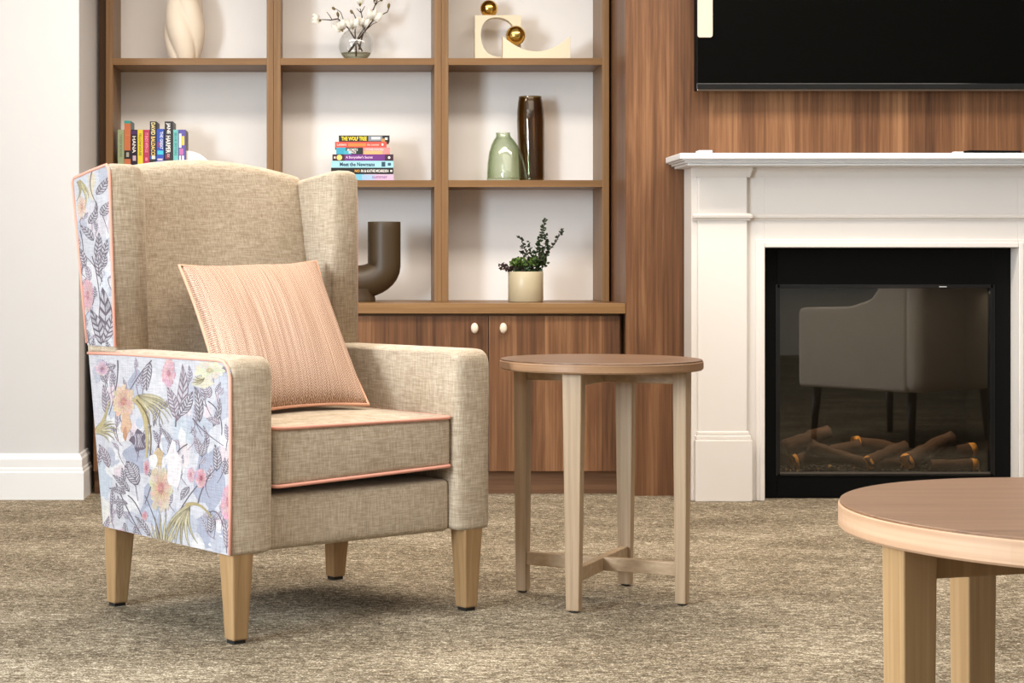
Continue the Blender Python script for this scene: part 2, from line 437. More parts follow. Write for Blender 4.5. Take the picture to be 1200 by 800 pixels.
# horizontal moulding across, breaking forward over the pilasters
def mould(z, profile, x0, x1):
    bm = BM()
    segs = [(x0, x1, 0.0)]
    for a, b in ((1.292, 1.470), (2*cxm-1.470, 2*cxm-1.292)): segs.append((a-0.006, b+0.006, 0.022))
    for a, b, d in segs:
        pts = [(fy, z+profile[0][1])]+[(fy-d-p, z+q) for p, q in profile]+[(fy, z+profile[-1][1])]
        e = 0.0 if d == 0 else 1.0
        A = [(a-(fy-d-y)*0.6*e if y < fy-d else a, y, zz) for y, zz in pts]
        B = [(b+(fy-d-y)*0.6*e if y < fy-d else b, y, zz) for y, zz in pts]
        loft(bm, [A, B], smooth=False)
    return bm
obj('moulding', rel(mould(1.012, [(0.004, 0), (0.006, 0.006), (0.014, 0.010), (0.016, 0.018), (0.010, 0.022), (0.004, 0.026)], xa+0.002, xb-0.002)), M_mantel, t)
obj('moulding', rel(mould(1.168, [(0.003, 0), (0.006, 0.006), (0.012, 0.020), (0.018, 0.030), (0.018, 0.037)], xa+0.002, xb-0.002)), M_mantel, t)
# stepped architrave round the opening
bm = BM()
for wd, d in ((0.030, 0.008), (0.018, 0.014)):
    box(bm, oxl-wd, oxl, fy-d, fy, 0, oz+wd); box(bm, oxr, oxr+wd, fy-d, fy, 0, oz+wd); box(bm, oxl, oxr, fy-d, fy, oz, oz+wd)
obj('architrave', rel(bm), M_mantel, t, 0.003)
# mantel shelf with moulded front and ends
bm = BM()
for off, z0, z1 in ((0.0, 1.2265, 1.2480), (0.010, 1.2210, 1.2265), (0.020, 1.2140, 1.2210), (0.032, 1.2050, 1.2140)):
    box(bm, xa-0.068+off, xb+0.068-off, 6.540+off, PANY-g, z0, z1)
obj('mantel_shelf', rel(bm), M_trim, t, 0.003)

# electric fire set in the opening
FYF = 6.757
t = thing('electric_fireplace', 'black built-in electric fireplace with glass front inside white surround', 'fireplace', ((oxl+oxr)/2, FYF, 0))
hx = (oxr-oxl)/2-0.001
gx0, gx1, gz0, gz1 = 1.598-1.9935, 2.386-1.9935, 0.088, 0.775
PD = PANY-FYF-0.002
bm = boxes((-hx, gx0, 0, 0.03, 0.0, oz-0.001), (gx1, hx, 0, 0.03, 0.0, oz-0.001), (gx0, gx1, 0, 0.03, 0.0, gz0), (gx0, gx1, 0, 0.03, gz1, oz-0.001))
obj('front_frame', bm, M_black, t, 0.002)
bm = boxes((gx0-0.006, gx0+0.010, -0.004, 0.02, gz0-0.006, gz1+0.006), (gx1-0.010, gx1+0.006, -0.004, 0.02, gz0-0.006, gz1+0.006),
           (gx0, gx1, -0.004, 0.02, gz0-0.006, gz0+0.002), (gx0, gx1, -0.004, 0.02, gz1-0.008, gz1+0.006))
obj('glass_trim', bm, plain('gloss_black_trim', (16, 17, 19), 0.2), t, 0.0015)
obj('bottom_channel', boxes((gx0+0.010, gx1-0.010, -0.001, 0.010, gz0+0.002, gz0+0.008)), plain('dull_steel', (120, 112, 104), 0.35, metal=0.8), t)
obj('badge', boxes((0.195, 0.222, -0.0052, -0.0042, gz1-0.004, gz1-0.001)), plain('badge_white', (210, 210, 210), 0.5), t)
obj('glass_pane', boxes((gx0+0.010, gx1-0.010, 0.012, 0.016, gz0+0.002, gz1-0.008)), pane_glass('fire_glass', 1.7, (205, 202, 194)), t)
M_fbox = plain('firebox_black', (24, 23, 21), 0.7, spec=0.2)
bd = 0.30
bm = boxes((gx0, gx1, bd, bd+0.01, gz0, gz1), (gx0-0.01, gx0, 0.031, bd+0.01, gz0, gz1), (gx1, gx1+0.01, 0.031, bd+0.01, gz0, gz1),
           (gx0-0.01, gx1+0.01, 0.031, bd+0.01, gz1, gz1+0.01), (gx0-0.01, gx1+0.01, 0.031, bd+0.01, gz0-0.012, gz0-0.002))
obj('firebox', bm, M_fbox, t)
fl = area('log_fill_light', (0, 0.10, gz1-0.02), (0, 0, 0), 0.7, 0.05, 6.5, (1.0, 0.84, 0.62)); fl.parent = t   # added fill lamp hidden above the glass to brighten the logs
# recess of the chimney breast that takes the firebox
# ember bed
bm = BM(); rnd = random.Random(3)
for k in range(420):
    x = rnd.uniform(gx0+0.02, gx1-0.02); y = rnd.uniform(0.03, 0.22); s = rnd.uniform(0.004, 0.010)
    bmesh.ops.create_icosphere(bm, subdivisions=1, radius=s, matrix=Matrix.Translation((x, y, gz0+0.002+s*0.6)))
    mi = 1 if rnd.random() < 0.10 else 0
    for f in bm.faces[-20:]: f.material_index = mi
o = obj('ember_bed', bm, [plain('coal_chips', (30, 27, 24), 0.7), plain('amber_chips', (196, 150, 70), 0.3)], t); o['kind'] = 'stuff'
M_bark = plain('log_bark', (84, 60, 47), 0.9, bump=0.9, bscale=45, var=0.45, vscale=30)
M_cut = plain('log_cut_end', (226, 158, 66), 0.7, var=0.25, vscale=60)
FX, FZ = (oxl+oxr)/2, gz0
def px_fire(px, y): return (px-398)/F*(FYF+y)-FX
logs = [  # pixel start, pixel end, heights, depths, radii, which end is cut
    ((917, 556-30), (972, 505), 0.17, 0.20, 0.020, None, 'dark bark log rising along left rear of the ember bed'),
    ((928, 545), (1008, 522), 0.09, 0.10, 0.020, 0, 'forked grey bark log lying at left of the fire, pale end left'),
    ((948, 522), (1018, 548), 0.07, 0.06, 0.017, None, 'thin bark log sloping down right across the front left logs'),
    ((1000, 519), (1058, 528), 0.15, 0.17, 0.019, 0, 'short log with bright amber end high at middle of the fire'),
    ((1014, 550), (1062, 522), 0.05, 0.10, 0.018, 0, 'curved log rising right from middle front of the fire'),
    ((1022, 546), (1058, 545), 0.05, 0.08, 0.016, 1, 'small dark log under the curved log, amber end right'),
    ((1060, 545), (1116, 512), 0.05, 0.13, 0.021, 0, 'thick log rising steeply right, amber end at its foot'),
    ((1092, 530), (1142, 526), 0.12, 0.14, 0.018, 1, 'rear log lying level at right of the fire, pale end right'),
    ((1090, 547), (1144, 546), 0.05, 0.06, 0.017, 1, 'front right dark log with amber end near glass edge'),
]
for (p0, p1, d0, d1, r, cut, lab) in logs:
    A = Vector((px_fire(p0[0], d0), d0, ZC-(p0[1]-311)/F*(FYF+d0))); Bv = Vector((px_fire(p1[0], d1), d1, ZC-(p1[1]-311)/F*(FYF+d1)))
    r *= 1.4
    A.z = max(A.z, FZ+r+0.004); Bv.z = max(Bv.z, FZ+r+0.004)
    if cut == 1: A, Bv = Bv, A
    n = 9; rl = random.Random(len(lab)); pts = []; rad = []
    bend = Vector((0, 0, rl.uniform(-0.008, 0.010)))
    for k in range(n):
        u = k/(n-1); pts.append(A.lerp(Bv, u)+bend*math.sin(PI*u)+Vector((0, 0, rl.uniform(-0.002, 0.002)))); rad.append(r*(1+rl.uniform(-0.10, 0.10)-0.12*u))
    bm = BM(); tube(bm, pts, rad, 12)
    for v in bm.verts: v.co += Vector((rl.uniform(-1, 1), rl.uniform(-1, 1), rl.uniform(-1, 1)))*0.0016
    base = Vector((A.x+FX, A.y+FYF, A.z))
    for v in bm.verts: v.co -= A
    o = obj('fire_log', bm, M_bark, None, 0, 2, base); tag(o, lab, 'log', 'logs in the fireplace')
    if cut is not None:
        d = (pts[1]-pts[0]).normalized(); bm = BM()
        ps = [pts[0]-A-d*0.003, pts[0]-A+d*0.020]
        tube(bm, ps, [r*0.95, r*1.08], 12); obj('cut_end', bm, M_cut, o)

# ------------------------------------------------------------------ television
TY = 6.76; tx0 = (816.5-398)/F*TY; tz0 = ZC+(311-105.5)/F*TY
TW, THH = 1.37, 0.79
t = thing('television', 'black flat-screen television on walnut wall above the white mantel', 'television', (tx0+TW/2, TY, tz0))
obj('casing', boxes((-TW/2, TW/2, 0.004, 0.055, 0, THH)), M_black, t, 0.004)
obj('screen', boxes((-TW/2+0.004, TW/2-0.004, 0.0, 0.004, 0.026, THH-0.004)), M_screen, t)
obj('bottom_bezel', boxes((-TW/2, TW/2, -0.003, 0.004, 0.004, 0.024)), plain('bezel_gloss', (26, 26, 26), 0.12), t, 0.001)
obj('bottom_strip', boxes((-TW/2+0.002, TW/2-0.002, -0.001, 0.012, -0.004, 0.004)), plain('bezel_steel', (132, 116, 104), 0.2, metal=0.9), t, 0.001)
obj('wall_bracket', boxes((-0.25, 0.25, 0.055, PANY-TY-0.0005, 0.2, 0.6)), M_black, t)
bm = BM()
ol = round_poly([(0, 0), (0.055, 0), (0.055, 0.30), (0, 0.30)], [0.010]*4, 4)
prism(bm, ol, lambda a, b: (a, 0, b), lambda a, b: (a, 0.004, b))
o = obj('cream_tag', bm, plain('cream_plastic', (208, 190, 176), 0.4), None, 0, 2, ((817.5-398)/F*(TY-0.006), TY-0.0065, ZC+(311-44)/F*TY))
tag(o, 'cream rounded plastic strip hanging over left edge of the television', 'tag')

# small things on the mantel
o = obj('remote_control', boxes((-0.10, 0.10, -0.022, 0.022, 0, 0.012)), M_black, None, 0.004, 2, (2.337, 6.62, 1.2485)); o.rotation_euler.z = 0.12
tag(o, 'black slim remote control lying on the mantel shelf under the television', 'remote')
o = obj('mantel_block', boxes((-0.024, 0.024, -0.03, 0.03, 0, 0.011)), M_trim, None, 0.002, 2, (1.30, 6.60, 1.2485))
tag(o, 'small flat white block on the left end of mantel shelf', 'block')
o = obj('mantel_clip', boxes((-0.018, 0.018, -0.01, 0.01, 0, 0.007)), M_trim, None, 0.002, 2, (2.205, 6.60, 1.2485))
tag(o, 'tiny white clip on the mantel shelf beside black remote', 'clip')

# ------------------------------------------------------------------ wingback armchair
CA = math.radians(36.3); CO = (0.044, 4.363)
UX, UY = math.cos(CA), math.sin(CA)
def on_u(px, py, u):
    """point of the chair's plane at local u that the photograph shows at px, py -> local (v, z)"""
    r = (px-398)/F; ax, ay = CO[0]+u*UX, CO[1]+u*UY
    v = (r*ay-ax)/(-UY-r*UX); Y = ay+v*UX
    return v, ZC-(py-311)/F*Y
chair = thing('wingback_armchair', 'oatmeal linen wingback armchair with floral print sides and pink piping', 'armchair', (CO[0], CO[1], 0), CA)
UL, UR = -0.370, 0.392
arm_ol = round_poly([(-0.024, 0.200), (0.560, 0.200), (0.640, 0.642), (-0.026, 0.645)], [0.012, 0.01, 0.01, 0.040], 6)
for (a, b, side) in ((UL, -0.256, 'l'), (0.284, UR, 'r')):
    bm = BM()
    # inner edge a little rounder than the outer one: two extra rings
    def ring(u, k): return [(u, p[0]+(0.28-p[0])*k, p[1]+(0.42-p[1])*k*1.0) for p in arm_ol]
    if side == 'l': R = [ring(a, 0.02), ring(a+0.004, 0.004), ring(a+0.012, 0), ring(b-0.03, 0), ring(b-0.013, 0.008), ring(b-0.004, 0.025), ring(b, 0.05)]
    else: R = [ring(a, 0.05), ring(a+0.004, 0.025), ring(a+0.013, 0.008), ring(a+0.03, 0), ring(b-0.026, 0), ring(b-0.010, 0.008), ring(b-0.003, 0.022), ring(b, 0.045)]
    loft(bm, R)
    obj('arm', bm, M_linen, chair)
wl = [(0.497, 0.600), (0.634, 0.600), (0.717, 1.076), (0.524, 1.106)]
wr = [(0.497, 0.600), (0.634, 0.600), (0.717, 1.080), (0.500, 1.108)]
for (a, b, ol0, side) in ((UL, -0.262, wl, 'l'), (0.292, UR-0.008, wr, 'r')):
    ol = round_poly(ol0, [0, 0, 0.012, 0.022], 6)
    bm = BM()
    def ring(u, k): return [(u, p[0]+(0.62-p[0])*k, p[1]+((0.85-p[1])*k*0.55 if p[1] > 0.7 else 0)) for p in ol]
    if side == 'l': R = [ring(a, 0.03), ring(a+0.004, 0.008), ring(a+0.012, 0), ring(b-0.045, 0), ring(b-0.025, 0.03), ring(b-0.010, 0.10), ring(b-0.002, 0.20), ring(b, 0.30)]
    else: R = [ring(a, 0.10), ring(a+0.004, 0.05), ring(a+0.013, 0.015), ring(a+0.03, 0), ring(b-0.03, 0), ring(b-0.013, 0.03), ring(b-0.004, 0.09), ring(b, 0.16)]
    loft(bm, R)
    obj('wing', bm, M_linen, chair)
# back: crowned front, rolled top
def v_back(z): return 0.56+(z-0.2)*0.0755/0.42 if z < 0.62 else 0.635+(z-0.62)*0.084/0.457
bm = BM(); rings = []
nu = 25
for i in range(nu):
    u = -0.285+(0.305+0.285)*i/(nu-1); s = (u-0.01)/0.295
    zt = 1.131-0.036*abs(s)**1.9
    cr = 0.024*(1-abs(s)**2.2); cb = 0.02*(1-s*s)
    L_ = []
    for k in range(13):
        z = 0.30+(zt-0.035-0.30)*k/12; L_.append((u, 0.672-0.19*(1.096-z)-cr, z))
    vf = L_[-1][1]; vb = v_back(zt)+cb
    for k in range(1, 8):
        a = PI*k/8; L_.append((u, (vf+vb)/2-(vb-vf)/2*math.cos(a), zt-0.035+0.035*math.sin(a)))
    for k in range(9):
        z = zt-0.035+(0.2-zt+0.035)*k/8; L_.append((u, v_back(z)+cb, z))
    rings.append(L_)
loft(bm, rings)
obj('back', bm, M_linen, chair)
# seat deck, front rail and loose cushion
bm = BM(); rounded_box(bm, (0.0145, 0.285, 0.2625), (0.270, 0.280, 0.0635), 0.014, 6, (0, 0.004))
obj('seat_rail', bm, M_linen, chair)
bm = BM()
def cush(s):
    x, y, z = s
    k = max(0, min(1, (0.47-z)/0.12)); z += k*(0.016*((x+0.243)/0.54)-0.002)
    return (x, y, z)
rounded_box(bm, (0.0195, 0.283, 0.4125), (0.262, 0.290, 0.0700), 0.017, 14, (0.012, 0.006), cush)
cu = obj('seat_cushion', bm, M_linen, chair)
def piping(name, pts, parent, r=0.0042, closed=False):
    bm = BM(); tube(bm, pts, r, 8, closed); return obj(name, bm, M_pipe, parent)
def rect_loop(x0, x1, y0, y1, r, zf):
    pts = round_poly([(x0, y0), (x1, y0), (x1, y1), (x0, y1)], [r]*4, 5); out = []
    for i, p in enumerate(pts):
        q = pts[(i+1) % len(pts)]; d = math.dist(p, q); n = max(1, int(d/0.04))
        for k in range(n):
            a = p[0]+(q[0]-p[0])*k/n; b = p[1]+(q[1]-p[1])*k/n; out.append((a, b, zf(a, b)))
    return out
piping('piping', rect_loop(-0.240, 0.279, -0.009, 0.570, 0.018, lambda a, b: 0.4785), cu, 0.0042, True)
piping('piping', rect_loop(-0.240, 0.279, -0.009, 0.570, 0.018, lambda a, b: 0.3455+0.016*((a+0.243)/0.54)), cu, 0.0042, True)
# legs
for (u, v, su, sv) in ((-0.338, 0.008, -1, -1), (0.340, 0.008, 1, -1), (-0.325, 0.560, -1, 1), (0.345, 0.552, 1, 1)):
    bm = BM(); tp, bt = 0.029, 0.0195
    R = []
    for z, h, sh in ((0.008, bt, 0.0), (0.205, tp, -0.004)):
        cx_, cy_ = u+su*0.0, v+(sv*0.012 if (sv > 0 and z < 0.1) else 0)
        R.append([(cx_-h, cy_-h, z), (cx_+h, cy_-h, z), (cx_+h, cy_+h, z), (cx_-h, cy_+h, z)])
    loft(bm, R, smooth=False)
    lg = obj('leg', bm, M_oak, chair, 0.004)
    c = R[0]; cx_ = (c[0][0]+c[2][0])/2; cy_ = (c[0][1]+c[2][1])/2
    obj('glide', boxes((cx_-0.015, cx_+0.015, cy_-0.015, cy_+0.015, 0, 0.0085)), M_foot, lg)
# ---- floral print: flat printed shapes on the panel cloth itself
def in_poly(p, poly):
    x, y = p; c = False; j = len(poly)-1
    for i in range(len(poly)):
        (xi, yi), (xj, yj) = poly[i], poly[j]
        if (yi > y) != (yj > y) and x < (xj-xi)*(y-yi)/(yj-yi)+xi: c = not c
        j = i
    return c
class Print:
    def __init__(s, outline, u):
        s.bm = BM(); s.ol = outline; s.u = u; s.k = 0; s.col = []
        s.lay = s.bm.loops.layers.float_color.new('print')
    def base(s, rgb, back=0.003):
        A = [s.bm.verts.new((s.u, a, b)) for a, b in s.ol]; B = [s.bm.verts.new((s.u+back, a, b)) for a, b in s.ol]; n = len(A)
        fs = [s.bm.faces.new(A)]+[s.bm.faces.new((A[i], A[(i+1) % n], B[(i+1) % n], B[i])) for i in range(n)]
        s.paint(fs, rgb)
    def paint(s, fs, rgb):
        c = (*lin(rgb), 1)
        for f in fs:
            for l in f.loops: l[s.lay] = c
    def poly(s, pts, rgb, lift=True):
        if lift: s.k += 1
        P = [on_u(x, y, s.u) for x, y in pts]
        if not all(in_poly(p, s.ol) for p in P):
            return s.fan(P, rgb)
        try:
            f = s.bm.faces.new([s.bm.verts.new((s.u-0.0000015*s.k-0.0001, a, b)) for a, b in P]); s.paint([f], rgb)
        except ValueError: pass
    def fan(s, P, rgb):
        """shape that runs off the panel: pull its outside corners back to the border"""
        c = [p for p in P if in_poly(p, s.ol)]
        if len(c) < 1: return
        cx, cy = sum(p[0] for p in c)/len(c), sum(p[1] for p in c)/len(c)
        Q = []
        for p in P:
            q = p
            for _ in range(14):
                if in_poly(q, s.ol): break
                q = (cx+(q[0]-cx)*0.88, cy+(q[1]-cy)*0.88)
            Q.append(q)
        try:
            f = s.bm.faces.new([s.bm.verts.new((s.u-0.0000015*s.k-0.0001, a, b)) for a, b in Q]); s.paint([f], rgb)
        except ValueError: pass
    def blob(s, x, y, rx, ry, rgb, rough=0.2, n=18):
        ph = [R2.uniform(0, 6.28) for _ in range(3)]
        s.poly([(x+rx*(1+rough*math.sin(3*t+ph[0])*0.6+rough*math.sin(5*t+ph[1])*0.5)*math.cos(t),
                 y+ry*(1+rough*math.sin(2*t+ph[2])*0.6+rough*math.sin(5*t+ph[1])*0.5)*math.sin(t)) for t in [2*PI*k/n for k in range(n)]], rgb)
    def stroke(s, pts, w0, w1, rgb):
        n = len(pts); A = []; B = []
        for i, (x, y) in enumerate(pts):
            a = pts[max(0, i-1)]; b = pts[min(n-1, i+1)]; dx, dy = b[0]-a[0], b[1]-a[1]; d = math.hypot(dx, dy) or 1
            w = (w0+(w1-w0)*i/(n-1))/2; A.append((x-dy/d*w, y+dx/d*w)); B.append((x+dy/d*w, y-dx/d*w))
        s.k += 1
        for i in range(n-1): s.poly([A[i], A[i+1], B[i+1], B[i]], rgb, False)
    def curve(s, p0, p1, p2, w0, w1, rgb, n=7):
        s.stroke([((1-u)**2*p0[0]+2*u*(1-u)*p1[0]+u*u*p2[0], (1-u)**2*p0[1]+2*u*(1-u)*p1[1]+u*u*p2[1]) for u in [k/n for k in range(n+1)]], w0, w1, rgb)
    def leaf(s, p0, p1, w, line=(124, 111, 121), fill=(216, 211, 217), veins=7, bend=0.12, serr=0.0):
        dx, dy = p1[0]-p0[0], p1[1]-p0[1]; L_ = math.hypot(dx, dy); ex, ey = dx/L_, dy/L_; nx, ny = -ey, ex
        def at(u, o):
            b = bend*L_*math.sin(PI*u)*0.5
            return (p0[0]+dx*u+nx*(o+b), p0[1]+dy*u+ny*(o+b))
        def prof(u): return w/2*math.sin(PI*u**0.8)**0.8 if 0 < u < 1 else 0
        n = 12
        s.poly([at(k/n, prof(k/n)*(1+serr*(k % 2))) for k in range(n+1)]+[at(k/n, -prof(k/n)*(1+serr*(k % 2))) for k in range(n-1, 0, -1)], line)
        s.k += 1
        for sd in (1, -1):
            for k in range(veins):
                u0 = 0.06+0.80*k/veins; u1 = u0+0.80/veins*0.62
                q0, q1 = min(0.97, u0+0.12), min(0.985, u1+0.12)
                s.poly([at(u0, sd*0.25), at(u1, sd*0.25), at(q1, sd*max(0.3, prof(q1)*0.86)), at(q0, sd*max(0.3, prof(q0)*0.86))],
                       fill if R2.random() < 0.75 else tuple(int(c*0.86) for c in fill), False)
        s.stroke([at(0, 0), at(0.5, 0), at(1, 0)], 0.8, 0.4, line)
    def palm(s, base, ang0, ang1, length, n, light=(222, 211, 178), dark=(140, 128, 102), curl=0.5):
        """fan of curling khaki blades"""
        for k in range(n):
            u = k/(n-1); a = math.radians(ang0+(ang1-ang0)*u); L_ = length*(0.8+0.35*math.sin(PI*u))
            tip = (base[0]+L_*math.cos(a), base[1]+L_*math.sin(a)); a2 = a-curl
            mid = (base[0]+0.6*L_*math.cos(a2), base[1]+0.6*L_*math.sin(a2))
            c = [(206, 194, 160), light, (188, 175, 140)][k % 3]
            s.curve(base, mid, tip, 5.0, 0.4, dark); s.curve(base, (mid[0]+0.6, mid[1]-0.6), tip, 3.6, 0.2, c)
    def bloom(s, x, y, rx, ry, outer, inner, core, n=9):
        m = 7+n
        for ring_, (k, col, hl) in enumerate(((1.0, outer, 0.93), (0.76, tuple((a+b)//2 for a, b in zip(outer, inner)), 0.92), (0.52, inner, 0.9), (0.28, core, 0.88))):
            s.k += 1
            mm = max(6, m-2*ring_)
            for lay in (0, 1):
                s.k += 1
                for j in range(lay, mm, 2):
                    t = 2*PI*j/mm+ring_*0.5+R2.uniform(-0.12, 0.12); q = k*R2.uniform(0.84, 1.06); wd = PI/mm*1.55
                    c = tuple(max(0, min(255, v+R2.randint(-10, 10))) for v in col)
                    pts = [(x+rx*q*f*math.cos(t+o*wd), y+ry*q*f*math.sin(t+o*wd)) for f, o in ((0.05, 0), (0.55, -0.85), (0.85, -0.75), (0.97, -0.25), (1.0, 0.1), (0.9, 0.6), (0.6, 0.85))]
                    s.poly(pts, c, False)
            s.k += 1
            for j in range(mm):
                t = 2*PI*j/mm+R2.uniform(-0.1, 0.1)
                s.k -= 1; s.stroke([(x+rx*k*f*math.cos(t), y+ry*k*f*math.sin(t)) for f in (0.35, 0.6, 0.85)], 0.7, 0.3, tuple(int(v*0.84) for v in col))
    def done(s, name, parent): return obj(name, s.bm, M_floral, parent)
R2 = random.Random(11)
BLUE, BLUE2, WHITE, PUR, PUR2 = (188, 191, 207), (207, 208, 219), (248, 244, 243), (124, 111, 121), (150, 128, 140)
PEACH, PINK, ROSE, CREAM = (238, 208, 186), (234, 190, 196), (220, 158, 168), (236, 228, 200)
# arm side
ol = round_poly([(-0.0225, 0.203), (0.5575, 0.203), (0.632, 0.631), (-0.024, 0.634)], [0.006, 0.006, 0.006, 0.038], 6)
pr = Print(ol, UL-0.0035); pr.base((228, 225, 230))
for a in ((162, 455, 11, 20, BLUE), (161, 536, 16, 20, BLUE), (264, 456, 8, 34, BLUE2), (247, 560, 18, 40, BLUE), (176, 600, 12, 30, BLUE), (158, 618, 16, 18, BLUE2),
          (250, 620, 18, 26, BLUE), (216, 500, 14, 20, (214, 220, 228)), (120, 560, 10, 30, (214, 220, 230)), (236, 500, 12, 22, (206, 210, 220)), (205, 620, 9, 24, BLUE2),
          (148, 506, 18, 14, WHITE), (198, 540, 16, 28, WHITE), (266, 518, 8, 14, WHITE), (134, 545, 12, 14, WHITE), (212, 535, 10, 20, (244, 232, 232)), (122, 600, 8, 18, (246, 240, 232)),
          (150, 590, 12, 10, WHITE), (232, 640, 8, 10, WHITE), (120, 436, 14, 14, (240, 226, 230)), (178, 448, 16, 16, (236, 232, 236)), (128, 500, 8, 18, WHITE), (255, 635, 10, 8, WHITE)):
    pr.blob(*a, 0.25)
def scatter(pr, x0, x1, y0, y1, nb, nl):
    for _ in range(nb):
        pr.blob(R2.uniform(x0, x1), R2.uniform(y0, y1), R2.uniform(4, 9), R2.uniform(7, 16), R2.choice([BLUE2, (232, 226, 232), (214, 216, 226), (244, 240, 242), (206, 210, 224), (240, 222, 226)]), 0.3)
    for _ in range(nl):
        x, y = R2.uniform(x0, x1), R2.uniform(y0, y1); a = R2.uniform(0, 6.28); l = R2.uniform(10, 22)
        pr.leaf((x, y), (x+0.5*l*math.cos(a), y-l*abs(math.sin(a))-4), R2.uniform(4, 8), line=R2.choice([(150, 138, 152), (128, 114, 128), (168, 150, 162)]), fill=(222, 216, 224), veins=5)
        pr.curve((x, y), (x+R2.uniform(-4, 4), y+6), (x+R2.uniform(-10, 10), y+R2.uniform(8, 22)), 1.0, 0.6, R2.choice([(140, 122, 134), PUR, (176, 140, 150)]), 5)
scatter(pr, 112, 270, 430, 650, 40, 70)
for a in (((138, 422), (140, 450), (128, 486)), ((178, 422), (160, 440), (146, 470)), ((220, 520), (200, 530), (196, 560)), ((232, 590), (238, 560), (262, 540)), ((244, 470), (262, 480), (260, 510)),
          ((150, 580), (166, 590), (176, 640)), ((186, 520), (182, 560), (170, 590)), ((210, 600), (226, 570), (246, 556)), ((226, 490), (236, 505), (262, 522)), ((190, 640), (184, 610), (170, 580)),
          ((136, 566), (150, 600), (168, 630)), ((206, 500), (206, 480), (214, 440)), ((245, 600), (262, 590), (266, 648)), ((112, 570), (116, 590), (118, 610))):
    pr.curve(*a, 1.4, 0.8, PUR)
for a in (((207, 494), (214, 426), 13), ((206, 490), (196, 452), 12), ((209, 488), (226, 458), 12), ((124, 484), (121, 450), 10), ((136, 428), (118, 436), 9), ((176, 424), (172, 458), 11),
          ((234, 495), (228, 452), 9), ((246, 466), (238, 448), 10), ((250, 500), (258, 466), 7), ((128, 548), (116, 520), 9), ((162, 568), (146, 545), 15), ((160, 560), (150, 540), 13),
          ((140, 608), (138, 580), 8), ((152, 576), (132, 556), 8), ((148, 578), (128, 572), 8), ((150, 590), (130, 588), 7), ((176, 628), (158, 604), 7), ((234, 532), (228, 510), 8), ((236, 535), (240, 516), 8),
          ((254, 552), (252, 520), 10), ((264, 556), (270, 534), 9), ((247, 624), (246, 598), 9), ((266, 642), (262, 606), 9), ((272, 640), (274, 612), 7), ((222, 570), (212, 586), 8), ((158, 616), (166, 640), 7), ((146, 612), (152, 632), 6),
          ((190, 470), (180, 500), 7), ((118, 626), (128, 604), 7), ((180, 560), (170, 548), 7), ((258, 496), (242, 490), 8), ((200, 520), (190, 502), 6)):
    pr.leaf(*a, line=PUR if R2.random() < 0.7 else PUR2)
pr.blob(163, 516, 9, 11, (120, 108, 122), 0.3)
for k in range(6): pr.curve((156+k*2.4, 508), (162+R2.uniform(-2, 2), 514), (157+k*2.4, 524), 0.8, 0.6, (214, 206, 214))
pr.bloom(198, 437, 9, 17, (236, 190, 200), PINK, ROSE, 8)
pr.bloom(145, 470, 14, 20, PEACH, (232, 190, 166), (222, 158, 146), 10); pr.blob(148, 496, 6, 14, (236, 196, 164), 0.2); pr.blob(147, 508, 2.5, 8, (214, 160, 128))
pr.bloom(189, 572, 15, 30, (230, 212, 186), (230, 192, 168), (222, 158, 150), 12); pr.blob(186, 536, 5, 12, (226, 196, 156), 0.25); pr.blob(204, 545, 9, 24, (250, 240, 240), 0.3); pr.blob(180, 540, 5, 9, (250, 244, 240))
pr.bloom(246, 434, 18, 12, (240, 232, 212), CREAM, (216, 202, 166), 9); pr.blob(238, 448, 12, 6, (238, 228, 204))
pr.bloom(236, 560, 7, 12, PINK, ROSE, (196, 110, 130), 7); pr.bloom(267, 588, 8, 22, (238, 186, 200), PINK, ROSE, 8); pr.bloom(224, 556, 5, 9, (240, 196, 204), PINK, ROSE, 6)
pr.bloom(172, 548, 4, 10, PINK, ROSE, (200, 120, 140), 6); pr.bloom(120, 432, 8, 9, (236, 206, 214), (214, 176, 190), (180, 140, 158), 6); pr.bloom(142, 625, 5, 6, PINK, ROSE, ROSE, 5); pr.bloom(170, 604, 4, 6, PINK, ROSE, ROSE, 5)
pr.palm((160, 466), 5, 62, 42, 8); pr.curve((158, 466), (176, 480), (172, 536), 9, 2, (206, 188, 140)); pr.curve((160, 468), (182, 488), (176, 534), 2, 1, (136, 120, 84))
pr.palm((113, 506), -48, 38, 24, 7); pr.curve((114, 506), (124, 492), (128, 470), 6, 1, (206, 188, 140))
pr.palm((221, 592), 76, 128, 58, 7, curl=-0.35); pr.curve((218, 592), (234, 584), (248, 606), 5, 1.5, (196, 178, 128))
pr.palm((192, 652), -118, -62, 44, 8, curl=0.1)
pr.palm((238, 442), 120, 190, 12, 5)
pr.done('side_panel', chair)
# wing side
ol = [on_u(*p, UL) for p in ((139, 420), (133.5, 300), (132, 225), (128, 198), (122, 194), (92, 206), (95, 300), (106, 420))]
ol = round_poly([(0.496, 0.650), (0.638, 0.650), (0.713, 1.070), (0.525, 1.100)], [0, 0, 0.01, 0.020], 5)
pr = Print(ol, UL-0.0035); pr.base((228, 226, 231))
for a in ((100, 230, 8, 30, (232, 232, 240)), (122, 205, 7, 20, BLUE2), (112, 260, 12, 20, (236, 228, 232)), (128, 290, 5, 50, (248, 244, 246)), (118, 330, 10, 16, (238, 240, 246)),
          (96, 245, 5, 14, (244, 216, 196)), (107, 213, 4, 20, (240, 226, 200)), (130, 258, 4, 18, (240, 220, 224)), (120, 395, 10, 20, (240, 240, 244)), (104, 320, 7, 12, WHITE), (132, 292, 3, 14, (240, 200, 204)),
          (92, 300, 3, 20, (214, 220, 230)), (125, 365, 8, 14, WHITE)):
    pr.blob(*a, 0.25)
scatter(pr, 92, 134, 215, 415, 12, 26)
